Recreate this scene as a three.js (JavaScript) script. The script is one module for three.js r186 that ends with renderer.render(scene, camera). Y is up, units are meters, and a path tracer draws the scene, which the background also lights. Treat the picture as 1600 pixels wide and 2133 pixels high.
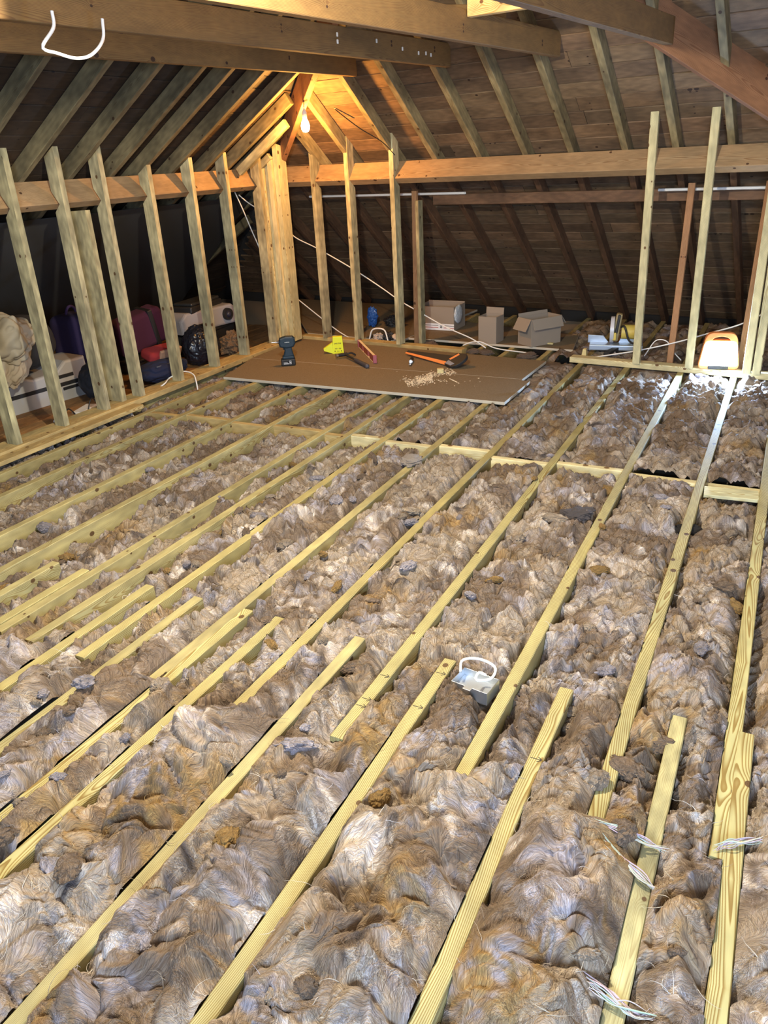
import * as THREE from 'three';
import { RectAreaLightUniformsLib } from 'three/addons/lights/RectAreaLightUniformsLib.js';
import { RoundedBoxGeometry } from 'three/addons/geometries/RoundedBoxGeometry.js';
import { mergeGeometries, mergeVertices } from 'three/addons/utils/BufferGeometryUtils.js';

// ---------------------------------------------------------------- camera, light, exposure
RectAreaLightUniformsLib.init();
const scene = new THREE.Scene();
const camera = new THREE.PerspectiveCamera(67.5586, 1600 / 2133, 0.02, 60);
camera.position.set(0, 1.68, 0);
camera.rotation.set(THREE.MathUtils.degToRad(-24.781), THREE.MathUtils.degToRad(27.805), THREE.MathUtils.degToRad(-3.003), 'YXZ');
scene.add(camera);
const renderer = new THREE.WebGLRenderer({ antialias: true });
renderer.toneMapping = THREE.LinearToneMapping;
renderer.toneMappingExposure = 1.0;
renderer.shadowMap.enabled = true;
scene.background = new THREE.Color(0.75, 0.85, 1.0);
const LIGHT = {
  hipBulb: { color: [1, 0.45, 0.09], power: 7, at: [-3.68, 1.975, -5.96] },       // bare bulb under the left hip
  nearBulb: { color: [1, 0.90, 0.70], power: 35, at: [-1.42, 2.27, -2.02] },         // second bulb, above the frame between the ceiling ties
  workLamp: { color: [0.40, 0.62, 1], power: 850 },                                  // battery work lamp on the back sill
  window: { color: [0.50, 0.70, 1], power: 66 },                                   // window in the end wall behind the camera
};

// ---------------------------------------------------------------- helpers
const V = (x, y, z) => new THREE.Vector3(x, y, z);
function rng(seed) { let s = seed >>> 0; return () => { s = (s + 0x6d2b79f5) | 0; let t = Math.imul(s ^ (s >>> 15), 1 | s); t = (t + Math.imul(t ^ (t >>> 7), 61 | t)) ^ t; return ((t ^ (t >>> 14)) >>> 0) / 4294967296; }; }
const clamp = (x, a, b) => (x < a ? a : x > b ? b : x), mix = (a, b, t) => a + (b - a) * t;
const smooth = (a, b, x) => { const t = clamp((x - a) / (b - a), 0, 1); return t * t * (3 - 2 * t); };
const PERM = new Uint8Array(512); { const r = rng(7), p = [...Array(256).keys()]; for (let i = 255; i > 0; i--) { const j = Math.floor(r() * (i + 1)); [p[i], p[j]] = [p[j], p[i]]; } for (let i = 0; i < 512; i++) PERM[i] = p[i & 255]; }
const GX = new Float32Array(256), GY = new Float32Array(256); for (let i = 0; i < 256; i++) { GX[i] = Math.cos(i * 2.399963); GY[i] = Math.sin(i * 2.399963); }
function noise(x, y) {           // 2-D gradient noise, about -0.7 .. 0.7
  const ix = Math.floor(x), iy = Math.floor(y), fx = x - ix, fy = y - iy, X = ix & 255, Y = iy & 255;
  const u = fx * fx * fx * (fx * (fx * 6 - 15) + 10), v = fy * fy * fy * (fy * (fy * 6 - 15) + 10);
  const a = PERM[PERM[X] + Y], b = PERM[PERM[X + 1] + Y], c = PERM[PERM[X] + Y + 1], d = PERM[PERM[X + 1] + Y + 1];
  const n00 = GX[a] * fx + GY[a] * fy, n10 = GX[b] * (fx - 1) + GY[b] * fy, n01 = GX[c] * fx + GY[c] * (fy - 1), n11 = GX[d] * (fx - 1) + GY[d] * (fy - 1);
  return mix(mix(n00, n10, u), mix(n01, n11, u), v);
}
const noise3 = (x, y, z) => (noise(x + 13.1, y + z * 0.71) + noise(y + 5.7, z + x * 0.63) + noise(z + 9.2, x + y * 0.57)) / 1.8;
const used = new Map();
function numbered(name) { const n = used.get(name) ?? 0; used.set(name, n + 1); return n ? `${name}_${String(n).padStart(3, '0')}` : name; }
function place(o, name, parent) { o.name = parent ? name : numbered(name); if (o.isMesh) { o.castShadow = true; o.receiveShadow = true; } (parent || scene).add(o); return o; }
function tag(o, label, category, group) { o.userData.label = label; o.userData.category = category; if (group) o.userData.group = group; return o; }
function structure(o) { o.userData.kind = 'structure'; return o; }
function mesh(name, geometry, material, parent) { return place(new THREE.Mesh(geometry, material), name, parent); }
function group(name, x = 0, y = 0, z = 0, turn = 0) { const g = new THREE.Group(); place(g, name); g.position.set(x, y, z); g.rotation.y = turn; return g; }
function paint(geometry, r, g, b) { const n = geometry.attributes.position.count, c = new Float32Array(n * 3); for (let i = 0; i < n; i++) { c[i * 3] = r; c[i * 3 + 1] = g; c[i * 3 + 2] = b; } geometry.setAttribute('color', new THREE.BufferAttribute(c, 3)); return geometry; }
function raw(pos, uv, index) {
  const g = new THREE.BufferGeometry(); g.setAttribute('position', new THREE.Float32BufferAttribute(pos, 3)); g.setAttribute('uv', new THREE.Float32BufferAttribute(uv, 2));
  if (index) g.setIndex(index); g.computeVertexNormals(); return g;
}
// Flat-sided body: polygon (a, b) in the plane of axes ea, eb, pushed along ec from c0 to c1; u across the grain, v along eb
const tone = rng(99);
function slab(poly, ea, eb, ec, c0, c1, grainAlongC = false) {
  const pos = [], uv = [], ou = tone() * 3, ov = tone() * 5, P = (a, b, c) => V(0, 0, 0).addScaledVector(ea, a).addScaledVector(eb, b).addScaledVector(ec, c);
  const put = (p, u, v) => { pos.push(p.x, p.y, p.z); uv.push(u / 0.25 + ou, v / 2 + ov); };
  let area = 0; for (let i = 0; i < poly.length; i++) { const [x1, y1] = poly[i], [x2, y2] = poly[(i + 1) % poly.length]; area += x1 * y2 - x2 * y1; }
  const pts = area > 0 ? poly : [...poly].reverse();
  const handed = V(0, 0, 0).crossVectors(ea, eb).dot(ec) > 0;
  const tri = (A, B, C) => { for (const q of handed ? [A, B, C] : [A, C, B]) put(...q); };
  let peri = 0;
  for (let i = 0; i < pts.length; i++) {
    const [a1, b1] = pts[i], [a2, b2] = pts[(i + 1) % pts.length], L = Math.hypot(a2 - a1, b2 - b1);
    const f = (a, b, c, s) => grainAlongC ? [P(a, b, c), s, c] : [P(a, b, c), c + s * 0, b];
    const A = f(a1, b1, c0, peri), B = f(a2, b2, c0, peri + L), C = f(a2, b2, c1, peri + L), D = f(a1, b1, c1, peri);
    tri(A, B, C); tri(A, C, D); peri += L;
  }
  const faces = THREE.ShapeUtils.triangulateShape(pts.map(([a, b]) => new THREE.Vector2(a, b)), []);
  for (const [i, j, k] of faces) {
    const q = (m, c) => [P(pts[m][0], pts[m][1], c), pts[m][0], grainAlongC ? pts[m][1] * 0.2 : pts[m][1]];
    tri(q(i, c1), q(j, c1), q(k, c1)); tri(q(i, c0), q(k, c0), q(j, c0));
  }
  return raw(pos, uv);
}
// Sawn timber with eased edges from A to B; its face centre line is AB, its depth goes along up from b0 to b0 + d
function timberGeometry(A, B, w, d, up = V(0, 1, 0), b0 = 0) {
  const dir = B.clone().sub(A), L = dir.length(); dir.normalize();
  const side = V(0, 0, 0).crossVectors(up, dir).normalize(), u2 = V(0, 0, 0).crossVectors(dir, side).normalize(), c = Math.min(0.003, w * 0.1), h = w / 2;
  const prof = [[-h + c, b0], [h - c, b0], [h, b0 + c], [h, b0 + d - c], [h - c, b0 + d], [-h + c, b0 + d], [-h, b0 + d - c], [-h, b0 + c]];
  return slab(prof, side, u2, dir, 0, L, true);
}
function timber(name, A, B, w, d, mat, { up, b0 = 0, tint = 1, parent, warm = 0 } = {}) {
  const k = tint * (0.9 + 0.2 * tone()), g = paint(timberGeometry(A, B, w, d, up, b0), k * (1 + warm), k, k * (1 - warm)), m = mesh(name, g, mat, parent);
  m.position.copy(A); return m;
}
function tube(points, radius, mat, name, parent, seg = 0, closed = false) {
  const c = new THREE.CatmullRomCurve3(points.map((p) => V(...p)), closed, 'centripetal');
  return mesh(name, new THREE.TubeGeometry(c, seg || points.length * 6, radius, 6, closed), mat, parent);
}
function rbox(w, h, d, r = 0.01, s = 3) { return new RoundedBoxGeometry(w, h, d, s, Math.min(r, w / 2.01, h / 2.01, d / 2.01)); }
function blob(rx, ry, rz, detail, amp, freq, seed, fold = 1) {     // soft crumpled body
  let g = mergeVertices(new THREE.IcosahedronGeometry(1, detail).deleteAttribute('normal').deleteAttribute('uv'));
  const p = g.attributes.position, uv = new Float32Array(p.count * 2);
  for (let i = 0; i < p.count; i++) {
    const x = p.getX(i), y = p.getY(i), z = p.getZ(i), wx = noise3(x * 1.3 + seed, y * 1.3, z * 1.3) * 0.7;
    const n = Math.abs(noise3(x * freq + seed + wx, y * freq * fold + wx, z * freq + seed * 2)) + 0.45 * Math.abs(noise3(x * freq * 2.3 + wx * 2, y * freq * 2.3 + seed, z * freq * 2.3));
    const s = 1 + amp * (n * 2.2 - 0.5);
    p.setXYZ(i, x * s * rx, y * s * ry, z * s * rz); uv[i * 2] = (x * rx + wx * 0.1) * 2; uv[i * 2 + 1] = (z * rz + y * ry + wx * 0.1) * 2;
  }
  g.setAttribute('uv', new THREE.BufferAttribute(uv, 2)); g.computeVertexNormals(); return g;
}

// ---------------------------------------------------------------- textures
function dataTexture(w, h, fn, srgb = true, channels = 4) {
  const d = new Uint8Array(w * h * 4); fn(d, w, h);
  const t = new THREE.DataTexture(d, w, h); t.magFilter = THREE.LinearFilter; t.minFilter = THREE.LinearFilter; t.wrapS = t.wrapT = THREE.MirroredRepeatWrapping; if (srgb) t.colorSpace = THREE.SRGBColorSpace; t.needsUpdate = true; return t;
}
// Plain-sawn softwood, 0.25 m across by 2 m along: growth rings, fibre, knots
function wood(seed, { ring = 150, contrast = 0.3, knots = 7, early = [226, 206, 170], late = [170, 132, 82], knot = [92, 58, 34], fibre = 0.12, stain = 0.12 }) {
  const r = rng(seed), ks = Array.from({ length: knots }, () => ({ x: r() * 0.25, v: r() * 2, s: 0.005 + r() * 0.009 })), o = r() * 100;
  return dataTexture(512, 2048, (d, W, H) => {
    for (let j = 0; j < H; j++) {
      const v = (j + 0.5) / H * 2, cx = 0.125 + 0.05 * noise(v * 0.9 + o, 3) + 0.05 * Math.sin(v * 2 + o), dep = 0.012 + 0.09 * Math.abs(noise(v * 0.55 + o, 9));
      for (let i = 0; i < W; i++) {
        const x = (i + 0.5) / W * 0.25; let wob = noise(x * 18 + o, v * 2.2) * 0.012, kd = 9, kr = 0;
        for (const k of ks) { const dx = (x - k.x) / k.s, dv = (v - k.v) / (k.s * 1.25), q = Math.sqrt(dx * dx + dv * dv); wob += 0.010 * Math.exp(-q * q * 0.12) * (k.x > 0.125 ? 1 : -1); if (q < kd) { kd = q; kr = q; } }
        const rr = Math.hypot(x - cx, dep) + wob, ph = rr * ring, f = ph - Math.floor(ph), lateness = smooth(0.35, 0.9, f) * (1 - smooth(0.93, 1, f));
        let t = lateness * contrast + fibre * (noise(x * 900 + o, v * 9) + 0.6 * noise(x * 300, v * 4 + o));
        const s = 1 + stain * (noise(x * 9 + o, v * 3.1) + 0.7 * noise(x * 40, v * 14 + o));
        const kk = kd < 1.15 ? smooth(1.15, 0.8, kd) : 0, kring = 0.5 + 0.5 * Math.sin(kr * 14);
        const q = (j * W + i) * 4;
        for (let c = 0; c < 3; c++) { let col = mix(early[c], late[c], clamp(t * 1.4, 0, 1)) * s * (1 - Math.max(0, -t) * 0.3); col = mix(col, knot[c] * (0.85 + 0.4 * kring), kk * 0.85); d[q + c] = clamp(col, 0, 255); }
        d[q + 3] = 255;
      }
    }
  });
}
const T = {
  pine: wood(11, { ring: 190, contrast: 0.75, knots: 6 }),
  pineB: wood(12, { ring: 260, contrast: 0.5, knots: 9, stain: 0.2 }),
  sawn: wood(13, { ring: 320, contrast: 0.35, knots: 8, fibre: 0.3, stain: 0.35, early: [214, 196, 168], late: [160, 132, 100] }),
  board: wood(14, { ring: 240, contrast: 0.3, knots: 5, fibre: 0.35, stain: 0.28, early: [205, 180, 150], late: [140, 108, 80], knot: [70, 48, 34] }),
  beam: wood(15, { ring: 210, contrast: 0.45, knots: 7, fibre: 0.25, stain: 0.14, early: [214, 190, 158], late: [158, 122, 88], knot: [80, 54, 36] }),
};
// Matted mineral wool, 0.6 m square: many curved fibres laid over each other, colour and relief
function woolTextures() {
  const S = 2048, r = rng(21), c1 = document.createElement('canvas'), c2 = document.createElement('canvas'); c1.width = c1.height = c2.width = c2.height = S;
  const a = c1.getContext('2d'), b = c2.getContext('2d');
  a.fillStyle = 'rgb(172,160,150)'; a.fillRect(0, 0, S, S); b.fillStyle = 'rgb(128,128,128)'; b.fillRect(0, 0, S, S);
  const tones = [[206, 194, 182], [150, 128, 108], [236, 230, 224], [128, 108, 92], [186, 176, 172], [190, 166, 130], [96, 84, 76], [180, 182, 196], [250, 248, 246], [70, 62, 60]];
  a.lineCap = b.lineCap = 'round';
  for (let pass = 0; pass < 3; pass++) {
    const n = [2200, 8000, 12000][pass];
    for (let i = 0; i < n; i++) {
      const x = r() * S, y = r() * S, q = Math.PI / 2 + 1.5 * Math.sin(x / S * Math.PI * 4 + 1.7 * Math.sin(y / S * Math.PI * 2)) + 1.1 * Math.sin(y / S * Math.PI * 6 + x / S * Math.PI * 2) + (r() - 0.5) * 0.9;
      const L = [260, 170, 110][pass] * (0.5 + r()), bend = (r() - 0.5) * 1.6, lw = [11, 3.6, 1.6][pass] * (0.5 + r());
      const mx = x + Math.cos(q) * L * 0.5, my = y + Math.sin(q) * L * 0.5, ex = mx + Math.cos(q + bend) * L * 0.5, ey = my + Math.sin(q + bend) * L * 0.5;
      const t = tones[Math.floor(r() * tones.length)], al = [0.2, 0.36, 0.5][pass] * (0.5 + r() * 0.6), g = Math.floor(30 + r() * 225);
      for (const [ox, oy] of [[0, 0], [S, 0], [-S, 0], [0, S], [0, -S]]) {
        if (ox || oy) { if (Math.min(x, ex, mx) + ox > S || Math.max(x, ex, mx) + ox < 0 || Math.min(y, ey, my) + oy > S || Math.max(y, ey, my) + oy < 0) continue; }
        a.strokeStyle = `rgba(${t[0]},${t[1]},${t[2]},${al})`; a.lineWidth = lw; a.beginPath(); a.moveTo(x + ox, y + oy); a.quadraticCurveTo(mx + ox, my + oy, ex + ox, ey + oy); a.stroke();
        b.strokeStyle = `rgba(${g},${g},${g},${al})`; b.lineWidth = lw; b.beginPath(); b.moveTo(x + ox, y + oy); b.quadraticCurveTo(mx + ox, my + oy, ex + ox, ey + oy); b.stroke();
      }
    }
  }
  const col = new THREE.CanvasTexture(c1), rel = new THREE.CanvasTexture(c2); col.colorSpace = THREE.SRGBColorSpace;
  for (const t of [col, rel]) { t.wrapS = t.wrapT = THREE.RepeatWrapping; t.repeat.set(1 / 0.6, 1 / 0.6); }
  return [col, rel];
}
const [woolColor, woolRelief] = woolTextures();
function canvasTexture(w, h, draw) { const c = document.createElement('canvas'); c.width = w; c.height = h; draw(c.getContext('2d'), w, h); const t = new THREE.CanvasTexture(c); t.colorSpace = THREE.SRGBColorSpace; return t; }
const chipTexture = canvasTexture(1024, 1024, (c, w, h) => {
  const r = rng(31); c.fillStyle = '#b59a74'; c.fillRect(0, 0, w, h);
  for (let i = 0; i < 26000; i++) { const l = 2 + r() * 9, a = r() * 6.3, x = r() * w, y = r() * h, t = [[208, 184, 146], [150, 120, 84], [186, 158, 118], [122, 96, 66], [222, 204, 172]][Math.floor(r() * 5)]; c.strokeStyle = `rgba(${t[0]},${t[1]},${t[2]},0.55)`; c.lineWidth = 0.8 + r() * 1.8; c.beginPath(); c.moveTo(x, y); c.lineTo(x + Math.cos(a) * l, y + Math.sin(a) * l); c.stroke(); }
});
chipTexture.wrapS = chipTexture.wrapT = THREE.RepeatWrapping;

// ---------------------------------------------------------------- materials
const std = (o) => new THREE.MeshStandardMaterial({ roughness: 0.8, metalness: 0, ...o });
const rgb = (r, g, b) => new THREE.Color().setRGB(r, g, b);
const woodMat = (map, r, g, b, o = {}) => std({ map, color: rgb(r, g, b), vertexColors: true, roughness: 0.78, bumpMap: map, bumpScale: 0.0006, ...o });
const M = {
  joist: woodMat(T.pine, 0.50, 0.565, 0.40), joistB: woodMat(T.pineB, 0.50, 0.56, 0.42), joistGrey: woodMat(T.sawn, 0.50, 0.56, 0.40),
  stud: woodMat(T.sawn, 0.58, 0.66, 0.57), studNew: woodMat(T.pineB, 0.86, 0.98, 0.92), sill: woodMat(T.pineB, 0.62, 0.60, 0.42),
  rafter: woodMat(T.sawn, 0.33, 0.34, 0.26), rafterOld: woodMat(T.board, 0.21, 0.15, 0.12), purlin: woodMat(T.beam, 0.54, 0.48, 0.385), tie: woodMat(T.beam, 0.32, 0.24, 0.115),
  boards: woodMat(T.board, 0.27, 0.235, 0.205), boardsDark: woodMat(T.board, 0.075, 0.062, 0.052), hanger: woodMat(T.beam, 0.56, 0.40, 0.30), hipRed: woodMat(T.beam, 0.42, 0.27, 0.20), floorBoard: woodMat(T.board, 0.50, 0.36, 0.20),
  blocking: woodMat(T.pineB, 0.85, 0.70, 0.44),
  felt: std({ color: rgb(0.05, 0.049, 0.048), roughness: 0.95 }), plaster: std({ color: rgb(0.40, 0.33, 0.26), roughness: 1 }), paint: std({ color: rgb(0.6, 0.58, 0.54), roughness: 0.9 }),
  wool: std({ map: woolColor, bumpMap: woolRelief, bumpScale: 0.006, vertexColors: true, roughness: 1, color: rgb(1, 1, 1) }),
  fibre: std({ vertexColors: true, roughness: 0.9 }),
  chip: std({ map: chipTexture, color: rgb(0.40, 0.43, 0.48), roughness: 0.85 }), chipEdge: std({ color: rgb(0.50, 0.46, 0.38), roughness: 0.9 }),
  whiteCable: std({ color: rgb(0.82, 0.82, 0.80), roughness: 0.45 }), blackCable: std({ color: rgb(0.02, 0.02, 0.022), roughness: 0.5 }),
  black: std({ color: rgb(0.018, 0.018, 0.02), roughness: 0.55 }), darkTeal: std({ color: rgb(0.007, 0.026, 0.046), roughness: 0.5 }), steel: std({ color: rgb(0.55, 0.56, 0.58), roughness: 0.3, metalness: 1 }), galv: std({ color: rgb(0.6, 0.63, 0.66), roughness: 0.38, metalness: 0.9 }),
  white: std({ color: rgb(0.72, 0.72, 0.72), roughness: 0.5 }), orange: std({ color: rgb(0.80, 0.27, 0.08), roughness: 0.5 }), yellow: std({ color: rgb(0.72, 0.55, 0.12), roughness: 0.5 }),
  card: std({ color: rgb(0.29, 0.245, 0.20), roughness: 0.9 }), cardIn: std({ color: rgb(0.30, 0.22, 0.15), roughness: 0.95 }),
};

// ---------------------------------------------------------------- roof geometry
// Back (hip end) frame: u along the back purlin, n towards the camera; the soffit plane of each slope passes the purlin at y = 1.65
const TH = THREE.MathUtils.degToRad(5.5), U = V(Math.cos(TH), 0, Math.sin(TH)), N = V(-Math.sin(TH), 0, Math.cos(TH)), O = V(-4.6, 0, -6.85), UP = V(0, 1, 0);
const tB = 0.781, tL = 0.635, tR = 0.70, uR = 4.75, cB = 1 / Math.hypot(1, tB), cL = 1 / Math.hypot(1, tL), cR = 1 / Math.hypot(1, tR);
const back = (u, n, y) => V(O.x + U.x * u + N.x * n, y, O.z + U.z * u + N.z * n);
const nB = (y, k = 0) => (y - 1.65 - k / cB) / tB, xL = (y, k = 0) => -4.62 + (y - 1.65 - k / cL) / tL, uRight = (y, k = 0) => uR - (y - 1.65 - k / cR) / tR;
const uLeft = (y, k = 0) => (xL(y, k) - O.x + nB(y, k) * Math.sin(TH)) / Math.cos(TH);
const APEX = 3.18;
const nrmB = V(0, cB, 0).addScaledVector(N, -tB * cB), nrmL = V(-tL * cL, cL, 0), nrmR = V(0, cR, 0).addScaledVector(U, tR * cR);
function deck(points, normal, k0, k1) {   // roof covering of real thickness over a convex outline
  const pos = [], uv = [], n = points.length, A = points.map((p) => p.clone().addScaledVector(normal, k0)), B = points.map((p) => p.clone().addScaledVector(normal, k1));
  const t = (a, b, c) => { for (const p of [a, b, c]) { pos.push(p.x, p.y, p.z); uv.push(p.x, p.z); } };
  for (let i = 1; i < n - 1; i++) { t(A[0], A[i], A[i + 1]); t(B[0], B[i + 1], B[i]); }
  for (let i = 0; i < n; i++) { const j = (i + 1) % n; t(A[i], B[i], B[j]); t(A[i], B[j], A[j]); }
  return raw(pos, uv);
}
const EAVE = -0.2, ZN = 1.7;
const roofBack = structure(group('ceiling')), roofLeft = structure(group('ceiling'));
const K = 0.14, hipL = (y) => back(uLeft(y, K), nB(y, K), y), AP = APEX + 0.1, UE = 6.3;
mesh('roof_felt', deck([hipL(EAVE), back(UE, nB(EAVE, K), EAVE), back(UE, nB(AP, K), AP), hipL(AP)], nrmB, -0.015, 0.03), M.felt, roofBack);
mesh('roof_felt', deck([V(xL(EAVE, K), EAVE, ZN), hipL(EAVE), hipL(AP), V(xL(AP, K), AP, ZN)], nrmL, -0.015, 0.03), M.felt, roofLeft);
{ const c = structure(mesh('ceiling', new THREE.BoxGeometry(4.3, 0.1, 6.9), M.plaster)); c.position.set(-0.35, AP + 0.03, -1.7); }
// Sarking boards, each one its own board
const SB = 0.142, GAP = 0.005, BT = 0.02;
function sark(parent, mat, at, y, c, nrm, s0, s1, along) {
  const k = 0.104 + tone() * 0.006, len = s1 - s0; if (len < 0.05) return;
  const down = V(0, 0, 0).crossVectors(nrm, along).normalize();
  const t = 0.75 + 0.5 * tone(), g = paint(timberGeometry(V(0, 0, 0), along.clone().multiplyScalar(len), SB - GAP, BT, nrm, 0), t * (0.96 + 0.1 * tone()), t, t * (0.92 + 0.12 * tone()));
  const m = mesh('board', g, mat, parent); m.position.copy(at).addScaledVector(nrm, k);
}
for (let s = 0, y = EAVE + 0.16; y < APEX - 0.06; s++, y += SB * tB * cB) {
  const a = uLeft(y) + 0.03, b = 5.3, cut = a + (b - a) * (0.3 + 0.4 * tone());
  const dark = M.boards;
  for (const [p, q] of b - a > 2 ? [[a, cut - 0.002], [cut + 0.002, b]] : [[a, b]]) sark(roofBack, dark, back(p, nB(y), y), y, cB, nrmB, p, q, U);
}
for (let y = EAVE + 0.16; y < APEX - 0.06; y += SB * tL * cL) {
  const z0 = back(uLeft(y), nB(y), y).z + 0.04, z1 = -1.2, cut = z0 + (z1 - z0) * (0.3 + 0.4 * tone()), Z = V(0, 0, 1);
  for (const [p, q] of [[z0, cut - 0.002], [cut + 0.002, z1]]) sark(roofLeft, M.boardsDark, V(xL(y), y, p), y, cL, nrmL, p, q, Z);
}
// Floor of the loft: the plasterboard ceiling of the rooms below, seen at the bottom of gaps
const floorMesh = structure(mesh('floor', new THREE.BoxGeometry(11, 0.05, 12.5), M.plaster)); floorMesh.position.set(-2.6, -0.205, -3.6);
// Walls that close the loft behind and right of the camera
const wallMesh = (name, w, h, d, x, y, z, mat = M.paint) => { const m = structure(mesh(name, new THREE.BoxGeometry(w, h, d), mat)); m.position.set(x, y, z); return m; };
// end wall behind the camera with its window (opening x 0.05 .. 1.35, y 1.05 .. 2.25)
wallMesh('wall_front', 8.15, 4.2, 0.1, -4.025, 1.7, 1.75, M.plaster);
wallMesh('wall_front_sill', 1.75, 1.25, 0.1, 0.925, 0.425, 1.75, M.plaster);
wallMesh('wall_front_head', 1.75, 1.3, 0.1, 0.925, 2.9, 1.75, M.plaster);
wallMesh('wall_front_pier', 0.4, 1.2, 0.1, 1.55, 1.65, 1.75, M.plaster);
wallMesh('wall_right', 0.1, 3.8, 10.6, 1.7, 1.6, -3.5, M.plaster);
{ const w = structure(group('window_1', 0.70, 1.65, 1.75));
  for (const [x, y, a, h] of [[0, 0.575, 1.3, 0.05], [0, -0.575, 1.3, 0.05], [-0.625, 0, 0.05, 1.2], [0.625, 0, 0.05, 1.2], [0, 0, 0.04, 1.15]]) { const f = mesh('window_frame', rbox(a, h, 0.07, 0.008), M.white, w); f.position.set(x, y, 0); }
  const l = new THREE.RectAreaLight(rgb(...LIGHT.window.color), LIGHT.window.power, 1.25, 1.1); l.position.set(0.70, 1.65, 1.66); l.lookAt(0.35, 1.55, -2); l.name = 'window_daylight'; scene.add(l); }

// ---------------------------------------------------------------- timbers of the roof
// Purlins: set square to the slope, nose inwards
function purlin(name, A, B, inward, c, t, label) {   // inward: horizontal unit towards the room; slope tan t
  const s = t * c, face = [inward.clone().multiplyScalar(s).addScaledVector(UP, -c), inward.clone().multiplyScalar(-c).addScaledVector(UP, -s)];
  const dir = B.clone().sub(A), L = dir.length(); dir.normalize();
  const e = 0.004, D = 0.172, W = 0.075, g = paint(slab([[0, 0], [D - e, 0], [D, e], [D, W - e], [D - e, W], [0, W]], face[0], face[1], dir, 0, L, true), 1, 1, 1);
  const m = mesh(name, g, M.purlin); m.position.copy(A); return tag(m, label, 'purlin');
}
purlin('purlin', back(0.12, 0, 1.65), back(5.6, 0, 1.65), N, cB, tB, 'long orange-brown purlin under the boarded back slope, running right from the corner');
purlin('purlin', V(-4.62, 1.65, -6.72), V(-4.62, 1.65, -1.4), V(1, 0, 0), cL, tL, 'orange-brown purlin running above the left row of studs');
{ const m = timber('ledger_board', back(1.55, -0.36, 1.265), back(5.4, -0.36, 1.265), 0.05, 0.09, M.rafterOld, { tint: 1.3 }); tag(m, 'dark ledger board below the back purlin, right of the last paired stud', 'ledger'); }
// Rafters of the back slope
[-1.35, -0.9, -0.42, 0.1, 0.54, 0.9, 1.37, 1.76, 2.18, 2.59, 2.97, 3.39, 3.76, 4.14, 4.55, 4.95].forEach((u, i) => {
  const top = Math.min((u + 0.02) * 0.75, 1.93) - 0.05; if (top < -1.9) return;
  const n0 = -2.22, P = (n) => back(u + (n < 0 ? 0.035 * n : 0), n, 1.65 + tB * n), one = V(0, 0, 0);
  const nth = ['leftmost', 'second', 'third', 'fourth', 'fifth', 'sixth', 'seventh', 'eighth', 'ninth', 'tenth', 'eleventh', 'twelfth', 'thirteenth', 'fourteenth', 'fifteenth', 'sixteenth'][i];
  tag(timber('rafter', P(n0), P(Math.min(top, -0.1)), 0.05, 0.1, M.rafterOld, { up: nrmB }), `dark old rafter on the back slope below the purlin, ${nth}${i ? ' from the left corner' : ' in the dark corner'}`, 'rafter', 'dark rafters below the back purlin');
  if (top < 0.12) return;
  const m = timber('rafter', P(-0.095), P(top), 0.05, 0.1, M.rafter, { up: nrmB, b0: 0.001, tint: i > 3 && i < 8 ? 1.1 : 1, warm: 0.02 });
  tag(m, `weathered grey-green rafter on the back slope above the purlin, ${nth} from the left corner`, 'rafter', 'grey-green rafters above the back purlin');
});
// Rafters of the left slope
[-1.75, -2.17, -2.6, -3.02, -3.42, -3.86, -4.28, -4.68, -4.98, -5.36, -5.77, -6.1, -6.42, -6.75, -7.15, -7.6].forEach((z, i) => {
  const topX = Math.min((z + 6.85) * 1.09, 2.25) - 0.07, x0 = -7.3; if (-4.62 + topX < x0 + 0.3) return;
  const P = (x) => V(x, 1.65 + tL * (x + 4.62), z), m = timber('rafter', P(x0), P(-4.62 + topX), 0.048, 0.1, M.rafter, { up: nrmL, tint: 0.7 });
  tag(m, `greyed rafter of the dark left slope, ${['nearest', 'second', 'third', 'fourth', 'fifth', 'sixth', 'seventh', 'eighth', 'ninth', 'tenth', 'eleventh', 'twelfth', 'thirteenth', 'fourteenth', 'fifteenth', 'farthest'][i]}${i && i < 15 ? ' counted from the near end' : ''}`, 'rafter', 'rafters of the left slope');
});
// short new packing pieces nailed under two jack rafters by the corner
tag(timber('packing_piece', V(-4.52, 1.60, -6.16), V(-3.97, 1.96, -6.16), 0.045, 0.07, M.stud, { up: nrmL }), 'pale packing piece under a short rafter, left of the bare bulb', 'timber');
tag(timber('packing_piece', V(-4.56, 1.60, -6.46), V(-4.38, 1.72, -6.46), 0.045, 0.06, M.stud, { up: nrmL }), 'short pale packing piece at the corner, above the bundled planks', 'timber');
// Hip rafters
{ const p = (y, k) => back(uLeft(y), nB(y), y + k), A = p(1.66, -0.13), B = p(3.1, -0.13); tag(timber('hip_rafter', A, B, 0.05, 0.21, M.hipRed, { tint: 1.25 }), 'orange-lit hip rafter rising from the corner beside the bare bulb', 'hip rafter'); }
{ const p = (y, k) => back(uRight(y), nB(y), y + k), A = p(1.45, -0.11), B = p(2.62, -0.11); tag(timber('diagonal_rafter', A, B, 0.05, 0.24, M.hipRed, { tint: 0.95 }), 'deep reddish diagonal timber falling across the top right corner', 'roof timber'); }
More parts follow.
